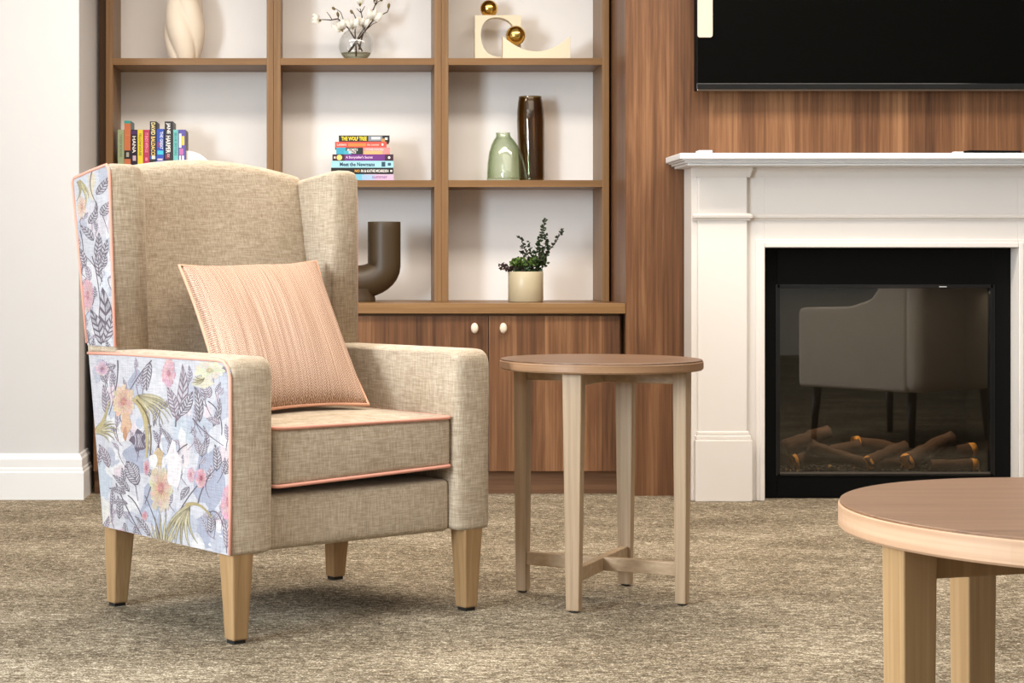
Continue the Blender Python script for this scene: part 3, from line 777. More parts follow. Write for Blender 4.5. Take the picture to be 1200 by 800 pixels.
for a in (((108, 200), (102, 220), (112, 236)), ((112, 236), (118, 246), (108, 262)), ((108, 300), (118, 330), (120, 400)), ((94, 270), (100, 290), (96, 320)), ((120, 330), (112, 310), (100, 300)), ((102, 392), (106, 408), (112, 418))):
    pr.curve(*a, 1.3, 0.8, PUR)
for a in (((113, 228), (126, 208), 10), ((118, 252), (128, 236), 11), ((104, 262), (114, 244), 9), ((110, 282), (94, 264), 9), ((112, 300), (116, 272), 9), ((116, 306), (126, 280), 9), ((118, 316), (124, 296), 8),
          ((100, 312), (92, 290), 8), ((120, 402), (120, 336), 17), ((119, 404), (106, 362), 13), ((121, 402), (132, 366), 12), ((104, 398), (100, 384), 5), ((106, 412), (110, 396), 6), ((128, 414), (124, 398), 6), ((116, 324), (112, 298), 8),
          ((126, 214), (130, 196), 5)):
    pr.leaf(*a, line=PUR, veins=5)
pr.bloom(103, 346, 7, 20, (238, 190, 196), PINK, ROSE, 8); pr.bloom(96, 242, 6, 14, (244, 220, 204), (242, 206, 186), (232, 180, 160), 7); pr.bloom(131, 296, 3, 12, (246, 206, 208), PINK, ROSE, 6)
pr.palm((92, 212), 60, 96, 30, 3, (226, 210, 164), (176, 160, 116))
pr.done('side_panel', chair)
# piping round the printed panels
U_ = UL-0.004
piping('piping', [(U_, 0.634, 0.630), (U_, 0.45, 0.6345), (U_, 0.2, 0.636), (U_, 0.03, 0.637), (U_, 0.006, 0.634), (U_, -0.013, 0.622), (U_, -0.0225, 0.600), (U_, -0.0235, 0.5), (U_, -0.023, 0.35), (U_, -0.022, 0.205)], chair, 0.0040)
piping('piping', [(U_, 0.4965, 0.650), (U_, 0.508, 0.80), (U_, 0.518, 0.95), (U_, 0.5235, 1.06), (U_, 0.527, 1.085), (U_, 0.540, 1.0995), (U_, 0.62, 1.088), (U_, 0.708, 1.073), (U_, 0.716, 1.062), (U_, 0.685, 0.90), (U_, 0.640, 0.655)], chair, 0.0038)
U_ = UR-0.001
piping('piping', [(U_, 0.45, 0.630), (U_, 0.05, 0.633), (U_, 0.012, 0.622), (U_, -0.004, 0.595), (U_, -0.005, 0.4), (U_, 0.0, 0.215)], chair, 0.0036)
U_ = UR-0.007
piping('piping', [(U_, 0.520, 0.655), (U_, 0.520, 0.9), (U_, 0.521, 1.03), (U_, 0.532, 1.068), (U_, 0.56, 1.078), (U_, 0.69, 1.056)], chair, 0.0036)

# ------------------------------------------------------------------ throw pillow
def peach_cloth():
    m, N, L, B = newmat('peach_herringbone')
    tc = N.new('ShaderNodeTexCoord')
    at = N.new('ShaderNodeAttribute'); at.attribute_name = 'weave'
    tc = type('o', (), {'outputs': {'Object': at.outputs['Vector']}})
    sp = N.new('ShaderNodeSeparateXYZ'); L.new(at.outputs['Vector'], sp.inputs[0])
    # diagonal twill whose direction flips in columns
    tri = mathn(N, L, 'PINGPONG', mathn(N, L, 'MULTIPLY', sp.outputs[0], 1.0), 0.014)
    ph = mathn(N, L, 'MULTIPLY', mathn(N, L, 'ADD', sp.outputs[1], tri), 2*PI/0.0065)
    tw = mathn(N, L, 'SINE', ph, 0.0)
    col = noise(N, L, tc, (210, 2.5, 0.01), 2, 0.6); fine = noise(N, L, tc, (380, 380, 1), 2, 0.6)
    f = mathn(N, L, 'ADD', mathn(N, L, 'MULTIPLY', tw, 0.10), mathn(N, L, 'MULTIPLY', col.outputs['Fac'], 0.42))
    f = mathn(N, L, 'ADD', f, mathn(N, L, 'MULTIPLY', fine.outputs['Fac'], 0.58))
    r = ramp(N, [(0.30, (118, 88, 70)), (0.5, (174, 141, 120)), (0.70, (222, 198, 180))]); L.new(f, r.inputs[0])
    L.new(r.outputs[0], B.inputs['Base Color']); B.inputs['Roughness'].default_value = 0.9; B.inputs['Specular IOR Level'].default_value = 0.15
    bp = N.new('ShaderNodeBump'); bp.inputs['Strength'].default_value = 0.4; bp.inputs['Distance'].default_value = 0.0015
    L.new(f, bp.inputs['Height']); L.new(bp.outputs['Normal'], B.inputs['Normal'])
    return m
pil = thing('throw_pillow', 'peach woven square throw pillow leaning on the armchair back', 'pillow')
TL, TR, BR = Vector((-0.176, 0.520, 0.850)), Vector((0.256, 0.528, 0.861)), Vector((0.179, 0.196, 0.502))
ex = (TR-TL).normalized(); e0 = TR-BR; SHX = e0.dot(ex)/2; ey = (e0-ex*e0.dot(ex)); HH = ey.length/2; ey = ey.normalized(); ez = ex.cross(ey).normalized()
hw, hh = (TR-TL).length/2, HH
cen = (TL+BR)/2
Ml = Matrix(((ex.x, ey.x, ez.x, cen.x), (ex.y, ey.y, ez.y, cen.y), (ex.z, ey.z, ez.z, cen.z), (0, 0, 0, 1)))
pil.matrix_world = Matrix.Translation((CO[0], CO[1], 0)) @ Matrix.Rotation(CA, 4, 'Z') @ Ml
def pil_pt(s, t, sd):
    y = hh*t*(1-0.065*(1-s*s)); x = hw*s*(1-0.065*(1-t*t))+SHX*y/hh
    th = 0.066*(max(0, (1-s*s))**0.42*max(0, (1-t*t))**0.42)
    th *= 1+0.05*math.sin(7*s+2*t)
    return (x, y, sd*th)
bm = BM(); n = 36; wl_ = bm.verts.layers.float_vector.new('weave')
def pv_(s, t, sd):
    v = bm.verts.new(pil_pt(s, t, sd)); v[wl_] = (s*hw+1, t*hh+1, 0); return v
for sd in (1, -1):
    G = [[pv_(-1+2*i/n, -1+2*j/n, sd) for j in range(n+1)] for i in range(n+1)]
    for i in range(n):
        for j in range(n):
            f = bm.faces.new((G[i][j], G[i+1][j], G[i+1][j+1], G[i][j+1])); f.smooth = True
bmesh.ops.remove_doubles(bm, verts=bm.verts[:], dist=1e-5)
obj('cover', bm, peach_cloth(), pil)
lp = [pil_pt(-1+2*k/20, -1, 1) for k in range(20)]+[pil_pt(1, -1+2*k/20, 1) for k in range(20)]+[pil_pt(1-2*k/20, 1, 1) for k in range(20)]+[pil_pt(-1, 1-2*k/20, 1) for k in range(20)]
bm = BM(); tube(bm, lp, 0.0040, 8, True); obj('piping', bm, plain('peach_piping', (224, 168, 140), 0.85), pil)

# ------------------------------------------------------------------ tables
def round_table(name, label, c, zt, R, th, ang, r_leg, lw, ld, lwb, ldb, mats, stretch=None, apron=None):
    m_top, m_edge, m_leg, m_bar = mats
    t = thing(name, label, 'table', (c[0], c[1], 0), 0)
    bm = BM(); lathe(bm, [(0.001, zt-0.004), (R-0.0025, zt-0.004), (R-0.0025, zt-0.0008), (R-0.004, zt), (0.001, zt)], 96)
    for f in bm.faces: f.smooth = False
    tp = obj('table_top', bm, m_top, t)
    bm = BM(); lathe(bm, [(0.001, zt-th), (R-0.004, zt-th), (R, zt-th+0.004), (R, zt-0.006), (R-0.002, zt-0.004), (0.001, zt-0.004)], 96)
    for f in bm.faces: f.smooth = False
    ed = obj('edge_band', bm, m_edge, tp)
    for k in range(4):
        a = ang+k*PI/2; er = Vector((math.cos(a), math.sin(a), 0)); et = Vector((-er.y, er.x, 0))
        bm = BM(); rg = []
        for z, w_, d_ in ((0.004, lwb, ldb), (zt-th, lw, ld)):
            o_ = er*r_leg; rg.append([o_-et*w_/2-er*d_/2+Vector((0, 0, z)), o_+et*w_/2-er*d_/2+Vector((0, 0, z)), o_+et*w_/2+er*d_/2+Vector((0, 0, z)), o_-et*w_/2+er*d_/2+Vector((0, 0, z))])
        loft(bm, rg, smooth=False)
        lg = obj('leg', bm, m_leg, t, 0.003)
        bm = BM(); lathe(bm, [(0.001, 0), (0.011, 0), (0.011, 0.0045), (0.001, 0.0045)], 12, lambda z: (er.x*r_leg, er.y*r_leg)); obj('glide', bm, M_foot, lg)
    for nm, spec in (('stretcher', stretch), ('apron', apron)):
        if not spec: continue
        z0, z1, w_ = spec
        for k in range(2):
            a = ang+k*PI/2; er = Vector((math.cos(a), math.sin(a), 0)); et = Vector((-er.y, er.x, 0)); bm = BM()
            L_ = r_leg-ld/2+0.004; q = 0.0 if k == 0 else w_/2+0.0002
            spans = [(-L_, L_)] if k == 0 else [(-L_, -q), (q, L_)]
            for s0, s1 in spans:
                A = [er*s0-et*w_/2, er*s1-et*w_/2, er*s1+et*w_/2, er*s0+et*w_/2]
                loft(bm, [[p+Vector((0, 0, z0)) for p in A], [p+Vector((0, 0, z1)) for p in A]], smooth=False)
            obj(nm, bm, m_bar, t, 0.002)
    return t
round_table('side_table', 'small round walnut-topped side table standing right of the armchair', (0.668, 4.731), 0.612, 0.258, 0.026, math.radians(-26), 0.212,
            0.050, 0.036, 0.034, 0.028, (M_top2, M_edge2, M_ash, M_ashx), (0.072, 0.106, 0.022), (0.553, 0.586, 0.022))
round_table('coffee_table', 'larger round coffee table cropped in the right foreground', (1.28, 3.06), 0.450, 0.440, 0.045, math.radians(196), 0.385,
            0.062, 0.062, 0.056, 0.056, (M_top, M_edge, M_oak, M_oak), None, (0.350, 0.405, 0.025))

# ------------------------------------------------------------------ books
M_page = plain('book_pages', (236, 226, 206), 0.9, var=0.06, vscale=200)
def spine_art(bm, mats, w, h, items):
    """items: ('rect', x0, x1, z0, z1, rgb) fractions of the spine, or ('text', x0, x1, z0, z1, rgb, words)"""
    yy = -0.0003
    def mi(rgb):
        m = plain('ink_%d_%d_%d' % rgb, rgb, 0.5, var=0.02)
        if m not in mats: mats.append(m)
        return mats.index(m)
    for it in items:
        yy -= 0.00012
        kind, x0, x1, z0, z1, rgb = it[:6]; k = mi(rgb)
        X = lambda f: -w/2+w*f
        if kind == 'rect':
            f = bm.faces.new([bm.verts.new(p) for p in ((X(x0), yy, h*z0), (X(x1), yy, h*z0), (X(x1), yy, h*z1), (X(x0), yy, h*z1))]); f.material_index = k
        elif kind == 'disc':
            f = bm.faces.new([bm.verts.new((X((x0+x1)/2)+(x1-x0)*w/2*math.cos(t), yy, h*(z0+z1)/2+(z1-z0)*h/2*math.sin(t))) for t in [2*PI*q/16 for q in range(16)]]); f.material_index = k
        else:
            vs, fs = text_geo(it[6], it[7] if len(it) > 7 else 0.02)
            # words run from the head (z1) down to z0, letters standing towards +x
            V = [bm.verts.new((X(x0+(x1-x0)*b), yy, h*(z1+(z0-z1)*a))) for a, b in vs]
            for q in fs:
                try: bm.faces.new([V[i] for i in q]).material_index = k
                except ValueError: pass
def book(label, w, h, d, rgb, items, side=None, group=None, squeeze=1.0):
    items = [it[:3]+(1-(1-it[3])*squeeze, 1-(1-it[4])*squeeze)+it[5:] for it in items]
    t = thing('book', label, 'book', group=group)
    mats = [plain('cover_%d_%d_%d' % rgb, rgb, 0.45, var=0.03)]
    if side: mats.append(plain('cover_%d_%d_%d' % side, side, 0.45, var=0.03))
    bm = BM(); c = 0.0009
    box(bm, -w/2, w/2, 0, c, 0, h); box(bm, -w/2, -w/2+c, c, d, 0, h, 1 if side else 0); box(bm, w/2-c, w/2, c, d, 0, h, 1 if side else 0)
    spine_art(bm, mats, w, h, items)
    bmesh.ops.recalc_face_normals(bm, faces=bm.faces[:])
    obj('cover', bm, mats, t)
    obj('page_block', boxes((-w/2+c, w/2-c, c, d-0.002, 0.0015, h-0.0015)), M_page, t)
    return t
W_, K_ = (244, 240, 236), (20, 17, 18)
shelf_books = [  # left px, right px, top row, cover, side, art, label
    (138, 145.4, 152, (160, 172, 134), None, [('text', .3, .7, .15, .85, (118, 132, 100), 'GREEN BORDER')], 'sage green paperback, leftmost of the upright books behind the armchair'),
    (145.7, 153.0, 141.5, (206, 116, 70), (64, 104, 112), [('rect', 0, 1, .93, 1, (40, 158, 146)), ('rect', 0, 1, 0, .22, (34, 26, 28)), ('rect', .3, .75, .05, .17, (170, 168, 160)), ('rect', .1, .9, .62, .63, (226, 150, 110))], 'tall orange paperback with teal head, second upright book from left'),
    (153.3, 160.8, 152, (36, 22, 44), None, [('rect', 0, 1, .86, .97, (74, 38, 100)), ('text', .25, .78, .28, .80, W_, 'HANA'), ('rect', .3, .8, .04, .2, (206, 180, 196))], 'black and purple paperback with big white lettering among upright books'),
    (161.2, 167.6, 152, (226, 204, 40), None, [('text', .25, .7, .2, .9, (110, 104, 40), 'YELLOW HOUSE')], 'bright yellow paperback in the upright row of books'),
    (168.0, 175.2, 152, (174, 40, 76), None, [('text', .25, .75, .30, .90, (236, 150, 160), 'IT ENDS WITH US'), ('rect', .3, .7, .04, .14, (230, 130, 140))], 'crimson paperback with pink lettering in the upright row of books'),
    (175.6, 183.2, 142.3, K_, None, [('text', .2, .82, .64, .97, (244, 222, 150), 'DAVID'), ('text', .2, .82, .10, .60, (240, 200, 110), 'BALDACCI'), ('rect', 0, 1, .0, .08, (40, 90, 160)), ('rect', .3, .8, .0, .09, (230, 224, 210))], 'tall black book with golden yellow capital letters on its spine'),
    (183.6, 192.2, 151, (34, 70, 170), None, [('rect', .1, .9, .22, .34, (60, 190, 216)), ('rect', .05, .6, .44, .60, (120, 60, 130)), ('text', .45, .85, .38, .92, (226, 232, 246), 'THE GREAT'), ('rect', .1, .8, .04, .10, (220, 190, 200))], 'blue illustrated paperback between the two tall black books'),
    (193.0, 202.6, 142.3, (28, 18, 22), None, [('text', .16, .70, .67, .96, W_, 'JANE'), ('text', .16, .70, .16, .62, W_, 'HARPER'), ('rect', .05, .6, .0, .12, (120, 30, 52)), ('text', .3, .6, .04, .14, (226, 180, 190), 'EX')], 'tall black book with white capital letters on its spine'),
    (203.0, 208.8, 152, (110, 186, 184), None, [('text', .25, .75, .2, .9, (50, 120, 124), 'BLUE SISTERS')], 'slim pale teal paperback in the upright row of books'),
    (209.2, 217.3, 152, (92, 80, 158), (62, 34, 62), [('rect', .08, .42, .45, .88, W_), ('rect', .5, .85, .52, .80, (240, 210, 50)), ('rect', .1, .7, .22, .42, (190, 110, 170)), ('rect', .1, .35, .05, .2, W_), ('rect', .5, .8, .02, .2, (226, 226, 240))], 'purple multicoloured paperback, rightmost of the upright books'),
]
BYF = 7.205; pm = F/BYF
for (a, b, top, rgb, side, art, lab) in shelf_books:
    wd = (b-a)/pm; h = ZC+(311-top)/pm-SH[0]
    t = book(lab, wd, h, 0.135, rgb, art, side, 'upright books in the left bay', 0.64)
    t.location = (((a+b)/2-398)/pm, BYF, SH[0]+0.0003)
# stack lying in the middle bay, from the bottom up
BYF = 7.212; pm = F/BYF
stack = [
    (386.5, 461.5, 203.7, 211, (112, 186, 214), [('rect', 0, 1, .0, .46, (206, 176, 204)), ('rect', .1, .9, .30, .50, (160, 190, 226)), ('text', .3, .7, .1, .34, (150, 110, 160), 'summer')], 'pale blue and lilac book, bottom of the lying stack'),
    (388.0, 461.0, 196.2, 203.7, (18, 16, 18), [('text', .28, .72, .08, .52, W_, 'IN & KATHE MCARDEN'), ('text', .28, .72, .54, .62, (236, 170, 70), 'NO'), ('rect', .35, .65, .02, .05, W_)], 'black book with white capitals, second from bottom of lying stack'),
    (388.0, 461.0, 188.2, 196.2, (160, 212, 226), [('text', .2, .78, .30, .86, (28, 56, 84), 'Meet the Newmans', .03), ('rect', .15, .85, .13, .19, (40, 76, 96)), ('rect', .3, .7, .04, .09, (50, 90, 110))], 'pale sky blue book with dark blue title in the lying stack'),
    (389.5, 461.0, 180.6, 188.2, (110, 44, 130), [('rect', 0, 1, .80, 1, (62, 26, 44)), ('rect', 0, 1, 0, .14, (58, 26, 48)), ('disc', .08, .92, .84, .93, (244, 214, 120)), ('rect', .35, .65, .945, .975, (240, 210, 200)), ('text', .25, .75, .34, .78, (240, 214, 240), 'A Storyteller\'s Secret', .02), ('disc', .3, .7, .05, .09, W_)], 'purple book with yellow sun disc in the lying stack'),
    (394.0, 457.0, 172.7, 180.6, (24, 40, 34), [('rect', 0, 1, .82, 1, (54, 160, 190)), ('rect', 0, .5, .72, .86, (70, 176, 196)), ('rect', .0, 1, 0, .50, (240, 140, 140)), ('rect', .0, .5, .14, .48, (238, 176, 120)), ('text', .5, .85, .60, .80, W_, 'SECRETS'), ('text', .12, .45, .63, .77, W_, 'SPACE'), ('text', .55, .85, .12, .46, (250, 216, 210), 'STONE HOUSES')], 'dark green, teal and coral book under the red book in stack'),
    (392.5, 453.0, 166.0, 172.7, (226, 84, 72), [('text', .3, .75, .78, .96, (250, 210, 200), 'Letters'), ('rect', .2, .7, .40, .74, (240, 136, 66)), ('text', .3, .7, .14, .38, (250, 196, 180), 'the summer'), ('disc', .3, .7, .06, .10, W_)], 'coral red book, second from top of the lying stack'),
    (397.0, 456.5, 158.7, 166.0, (30, 30, 34), [('text', .18, .82, .45, .95, (246, 224, 50), 'THE WOLF TREE', .03), ('rect', .1, .9, .14, .42, (130, 136, 146)), ('rect', .35, .8, .18, .36, (206, 208, 214)), ('rect', .0, .5, .09, .16, (190, 140, 80)), ('rect', .3, .65, .04, .09, W_)], 'black book with yellow title capitals, top of the lying stack'),
]
z = SH[0]+0.0003
for i, (a, b, r0, r1, rgb, art, lab) in enumerate(stack):
    th = (r1-r0)/pm; L_ = (b-a)/pm
    t = book(lab, th, L_, 0.150+0.004*(i % 3), rgb, art, None, 'lying books in the middle bay')
    t.rotation_euler = (0, -PI/2, 0); t.location = ((b-398)/pm, BYF, z+th/2); z += th+0.0002

# white half-round book-end
bm = BM(); ol = [(0, 0)]+[(0.117*math.cos(PI*k/40), 0.117*math.sin(PI*k/40)) for k in range(21)]
prism(bm, ol, lambda a, b: (a, -0.025, b), lambda a, b: (a, 0.025, b))
o = obj('ornament', bm, plain('white_ceramic', (246, 240, 234), 0.35), None, 0.004, 2, ((218.2-398)/F*7.25, 7.25, SH[0]+0.0003))
tag(o, 'white quarter-round ornament propping the right end of upright books', 'ornament')

# ------------------------------------------------------------------ shelf ornaments
VY = 7.315; pv = F/VY
def vx(px): return (px-398)/pv
# twisted pale vase
bm = BM()
prof = [(0.052, 0.0), (0.058, 0.01), (0.070, 0.05), (0.079, 0.09), (0.083, 0.13), (0.081, 0.17), (0.075, 0.21), (0.066, 0.25), (0.056, 0.29), (0.047, 0.33), (0.042, 0.36), (0.046, 0.385)]
pf = []
for (r0, z0), (r1, z1) in zip(prof, prof[1:]):
    for k in range(4): pf.append((r0+(r1-r0)*k/4, z0+(z1-z0)*k/4))
pf.append(prof[-1])
def twist(a, z):
    p = (4*(a+2.3*z/0.385+0.45))/2 % PI
    return 0.84+0.19*abs(math.sin(p))**0.7
lathe(bm, pf+[(0.038, 0.384), (0.034, 0.34), (0.03, 0.30)], 100, rmod=twist)
o = obj('vase', bm, plain('bone_ceramic', (232, 216, 196), 0.6, bump=0.1, bscale=200), None, 0, 2, (vx(216), VY, SH[1]+0.0003))
tag(o, 'tall bone-white vase with twisted spiral ridges on the upper left shelf', 'vase')

# fishbowl vase with magnolia branches
vz = SH[1]+0.0003; vc = (vx(417), 7.30)
t = thing('vase', 'round clear glass fishbowl vase holding magnolia branches, upper middle shelf', 'vase', (vc[0], vc[1], vz))
R0 = 0.069; zc_ = 0.062
outer = [(0.001, 0.0), (0.040, 0.0)]+[(R0*math.cos(a), zc_+R0*math.sin(a)) for a in [-0.92+2.02*k/18 for k in range(19)]]
top = outer[-1]; outer += [(top[0]+0.002, top[1]+0.006), (top[0]+0.003, top[1]+0.010)]
inner = [(max(0.001, r-0.0022), z+(0.004 if z < 0.01 else 0)) for r, z in reversed(outer)]
bm = BM(); lathe(bm, outer+inner, 40); obj('bowl', bm, shell_glass('vase_glass', (255, 255, 255), (240, 241, 240), 0.8), t)
wp = [(0.001, 0.0045), (0.036, 0.0045)]+[((R0-0.0035)*math.cos(a), zc_+(R0-0.0035)*math.sin(a)) for a in [-0.90+0.42*k/6 for k in range(7)]]
wp += [(0.001, wp[-1][1])]
bm = BM(); lathe(bm, wp, 40); obj('water', bm, shell_glass('vase_water', (236, 237, 226), (150, 148, 120), 0.3), t)
M_twig = plain('magnolia_twig', (66, 46, 32), 0.8, var=0.2, vscale=40); M_petal = plain('magnolia_petal', (246, 242, 232), 0.6, var=0.03)
M_bud = plain('magnolia_bud', (122, 104, 62), 0.8, var=0.2, vscale=80); M_core = plain('magnolia_core', (186, 188, 96), 0.7)
def fpt(px, py, y): return Vector(((px-398)/F*y, y, ZC+(311-py)/F*y))
branches = [
    ([(424.5, 60, 7.300), (418, 49, 7.300), (408, 33, 7.295), (396, 22, 7.29), (388, 23.5, 7.285), (381, 23, 7.28), (374, 23, 7.276)], [('bloom', 398.5, 31, 7.285, 0.044, -0.5), ('pale', 371, 23, 7.275, 0.036, -1.3), ('bud', 391, 10, 7.29, 0.015, -0.9), ('bud', 396, 17, 7.285, 0.020, -0.2)], [((404, 27), (399, 14), (393, 10)), ((396, 22), (397, 18), (396, 16)), ((389, 23), (386, 18), (383, 14))], 'magnolia branch leaning left with pale open bloom at its tip'),
    ([(417.5, 66, 7.305), (417, 50, 7.300), (416, 38, 7.296), (417, 22, 7.300), (414, 15, 7.305)], [('bloom', 413, 28, 7.286, 0.042, -0.1), ('bud', 412, 14, 7.305, 0.016, -0.5)], [], 'upright magnolia branch in middle of the vase with brown bud'),
    ([(408.5, 61, 7.31), (416, 50, 7.315), (426, 34, 7.31), (424, 18, 7.31), (422, 10, 7.31)], [('bloom', 426, 26, 7.300, 0.040, 0.15), ('half', 422, 2, 7.31, 0.034, 0.05)], [((423, 15), (426, 10), (427.5, 7)), ((423, 15), (420, 12), (418, 10))], 'magnolia branch with half-open white bud pointing straight up'),
    ([(410, 60, 7.325), (418, 49, 7.325), (428, 36, 7.32), (437, 24, 7.31), (446, 18, 7.31), (454, 14, 7.31), (456, 9, 7.31)], [('bloom', 438.5, 18.5, 7.295, 0.050, 0.3), ('bud', 455.5, 7, 7.31, 0.020, 0.15)], [((430, 34), (437, 28), (442, 26))], 'magnolia branch leaning right with large open bloom and brown bud'),
    ([(421, 58, 7.335), (424, 44, 7.34), (430, 24, 7.345), (438, 10, 7.35), (442, 0, 7.35), (444, -6, 7.35)], [('bud', 444, -6, 7.35, 0.016, 0.2), ('bud', 439, 0, 7.35, 0.013, -0.4), ('bud', 447, 0, 7.35, 0.012, 0.8)], [((440, 6), (443, 2), (447, 0)), ((440, 5), (438, 2), (438, 0))], 'tall bare magnolia branch with small buds at the right rear'),
]
def petal(bm, base, dirv, ln, wd, cup, mi):
    up = dirv.normalized(); sd = up.cross(Vector((0.2, -1, 0.3))).normalized(); nn = sd.cross(up)
    rows = []
    for i in range(7):
        u = i/6; wv = wd*math.sin(PI*min(1, 0.08+0.92*u)**0.75)**0.9 if u < 1 else 0.0008
        c = base+up*ln*u+nn*cup*ln*math.sin(PI*u)
        rows.append([c+sd*wv*s+nn*(abs(s)**2)*wd*(-0.45) for s in (-1, -0.5, 0, 0.5, 1)])
    V = [[bm.verts.new(p) for p in r] for r in rows]
    for a, b in zip(V, V[1:]):
        for i in range(4):
            f = bm.faces.new((a[i], a[i+1], b[i+1], b[i])); f.smooth = True; f.material_index = mi
for path, heads, twigs, lab in branches:
    P = [fpt(*p) for p in path]; base = P[0].copy()
    rb = random.Random(len(lab))
    # smooth the path
    Q = []
    for i in range(len(P)-1):
        for k in range(3): Q.append(P[i].lerp(P[i+1], k/3))
    Q.append(P[-1])
    bm = BM(); tube(bm, [p-base for p in Q], [0.0036-0.0020*i/(len(Q)-1) for i in range(len(Q))], 7)
    yk = path[-1][2]
    for tw in twigs: tube(bm, [fpt(x, y, yk-0.004)-base for x, y in tw], [0.002, 0.0016, 0.0012], 6)
    o = obj('magnolia_branch', bm, M_twig, None, 0, 2, base); tag(o, lab, 'flower', 'magnolia branches in the fishbowl vase')
    for kind, x, y, yy, ln, tilt in heads:
        c = fpt(x, y, yy)-base; ax = Vector((math.sin(tilt), -0.25, math.cos(tilt)))
        bm = BM()
        if kind == 'bud':
            tube(bm, [c-ax*ln*0.5, c-ax*ln*0.2, c+ax*ln*0.25, c+ax*ln*0.6], [0.0018, 0.0052, 0.0056, 0.0006], 9)
            obj('bud', bm, M_bud, o)
            continue
        n1 = {'bloom': 8, 'pale': 7, 'half': 6}[kind]; sp = {'bloom': 1.05, 'pale': 0.8, 'half': 0.28}[kind]
        b0 = c-ax*ln*0.3
        e1 = ax.cross(Vector((0, 1, 0.2))).normalized(); e2 = ax.cross(e1).normalized()
        for k in range(n1):
            a = 2*PI*k/n1+rb.uniform(-0.2, 0.2); s_ = sp*(1.0 if k % 2 else 0.7)
            d = ax.normalized()+(e1*math.cos(a)+e2*math.sin(a))*s_
            petal(bm, b0, d, ln*rb.uniform(0.9, 1.12), ln*0.36, 0.16, 0)
        h = obj('bloom', bm, M_petal, o)
        bm = BM(); bmesh.ops.create_icosphere(bm, subdivisions=2, radius=ln*0.16, matrix=Matrix.Translation(b0+ax.normalized()*ln*0.22)); obj('flower_core', bm, M_core, h)
        bm = BM(); tube(bm, [b0-ax*ln*0.22, b0, b0+ax*ln*0.12], [0.002, 0.006, 0.004], 8); obj('sepal', bm, M_bud, h)

# stone sculpture: square block with an oval hole, and a low block with a scooped top, each with a brass ball
M_stone = plain('cream_stone', (232, 218, 190), 0.8, bump=0.2, bscale=120, var=0.04)
SZ = SH[1]+0.0003
y1 = 7.345; p1 = F/y1
def hole_block(bm, W, H, depth, hole):
    n = len(hole); ang = [math.atan2(b-hc[1], a-hc[0]) for a, b in hole]
    def border(t):
        dx, dz = math.cos(t), math.sin(t); ks = []
        if dx > 1e-9: ks.append((W/2-hc[0])/dx)
        if dx < -1e-9: ks.append((-W/2-hc[0])/dx)
        if dz > 1e-9: ks.append((H-hc[1])/dz)
        if dz < -1e-9: ks.append((0-hc[1])/dz)
        k = min(ks); return (hc[0]+dx*k, hc[1]+dz*k)
    out = [border(t) for t in ang]
    for cx_, cz_ in ((-W/2, 0), (W/2, 0), (W/2, H), (-W/2, H)):
        i = min(range(n), key=lambda q: math.dist(out[q], (cx_, cz_))); out[i] = (cx_, cz_)
    rings = [[(a, -depth/2, b) for a, b in hole], [(a, -depth/2, b) for a, b in out], [(a, depth/2, b) for a, b in out], [(a, depth/2, b) for a, b in hole], [(a, -depth/2, b) for a, b in hole]]
    loft(bm, rings, caps=False, smooth=False); bmesh.ops.remove_doubles(bm, verts=bm.verts[:], dist=1e-6)
Wb, Hb = (609.8-556)/p1, (69-14.5)/p1
hc = ((583-582.9)/p1, (69-40)/p1)
hole = []
for k in range(64):
    t = 2*PI*k/64; c_, s_ = math.cos(t), math.sin(t)
    # rounded hole: arch-like at the right, flatter at the left, slightly rotated
    a = 0.5*(abs(c_)**0.9)*(1 if c_ > 0 else -1)*42/p1*(1.0 if c_ > 0 else 0.95); b = 0.5*(abs(s_)**0.85)*(1 if s_ > 0 else -1)*46/p1
    hole.append((hc[0]+a-0.02*s_*b*0+0.010*(-s_)*0.6, hc[1]+b))
t = thing('sculpture', 'square cream stone block with large oval hole and brass ball on top', 'sculpture', ((582.9-398)/p1, y1, SZ))
bm = BM(); hole_block(bm, Wb, Hb, 0.05, hole); obj('stone_block', bm, M_stone, t)
bm = BM(); bmesh.ops.create_uvsphere(bm, u_segments=32, v_segments=20, radius=10.3/p1, matrix=Matrix.Translation(((573-582.9)/p1, 0, Hb+8.5/p1)))
for f in bm.faces: f.smooth = True
obj('ball', bm, M_gold, t)
bm = BM(); lathe(bm, [(0.009, Hb-0.010), (0.012, Hb), (0.010, Hb+0.006)], 20, lambda z: ((573-582.9)/p1, 0)); obj('ball_seat', bm, M_gold, t)
y2 = 7.275; p2 = F/y2
W2 = (667.4-588.6)/p2; H2 = (69-41)/p2
t = thing('sculpture', 'low cream stone block with scooped top and brass ball in front', 'sculpture', ((628-398)/p2, y2, SZ))
ol = [(-W2/2, 0), (W2/2, 0)]
arc = []
for k in range(25):
    u = k/24; x = W2/2-W2*u; q = (u-0.5)/0.5
    arc.append((x, H2-(18/p2)*(1-abs(q)**2.0)))
ol += arc
bm = BM(); prism(bm, ol, lambda a, b: (a, -0.025, b), lambda a, b: (a, 0.025, b)); obj('stone_block', bm, M_stone, t, 0.001)
bm = BM(); bmesh.ops.create_uvsphere(bm, u_segments=32, v_segments=20, radius=11.6/p2, matrix=Matrix.Translation(((604.5-628)/p2, 0, (69-39.6)/p2)))
for f in bm.faces: f.smooth = True
obj('ball', bm, M_gold, t)

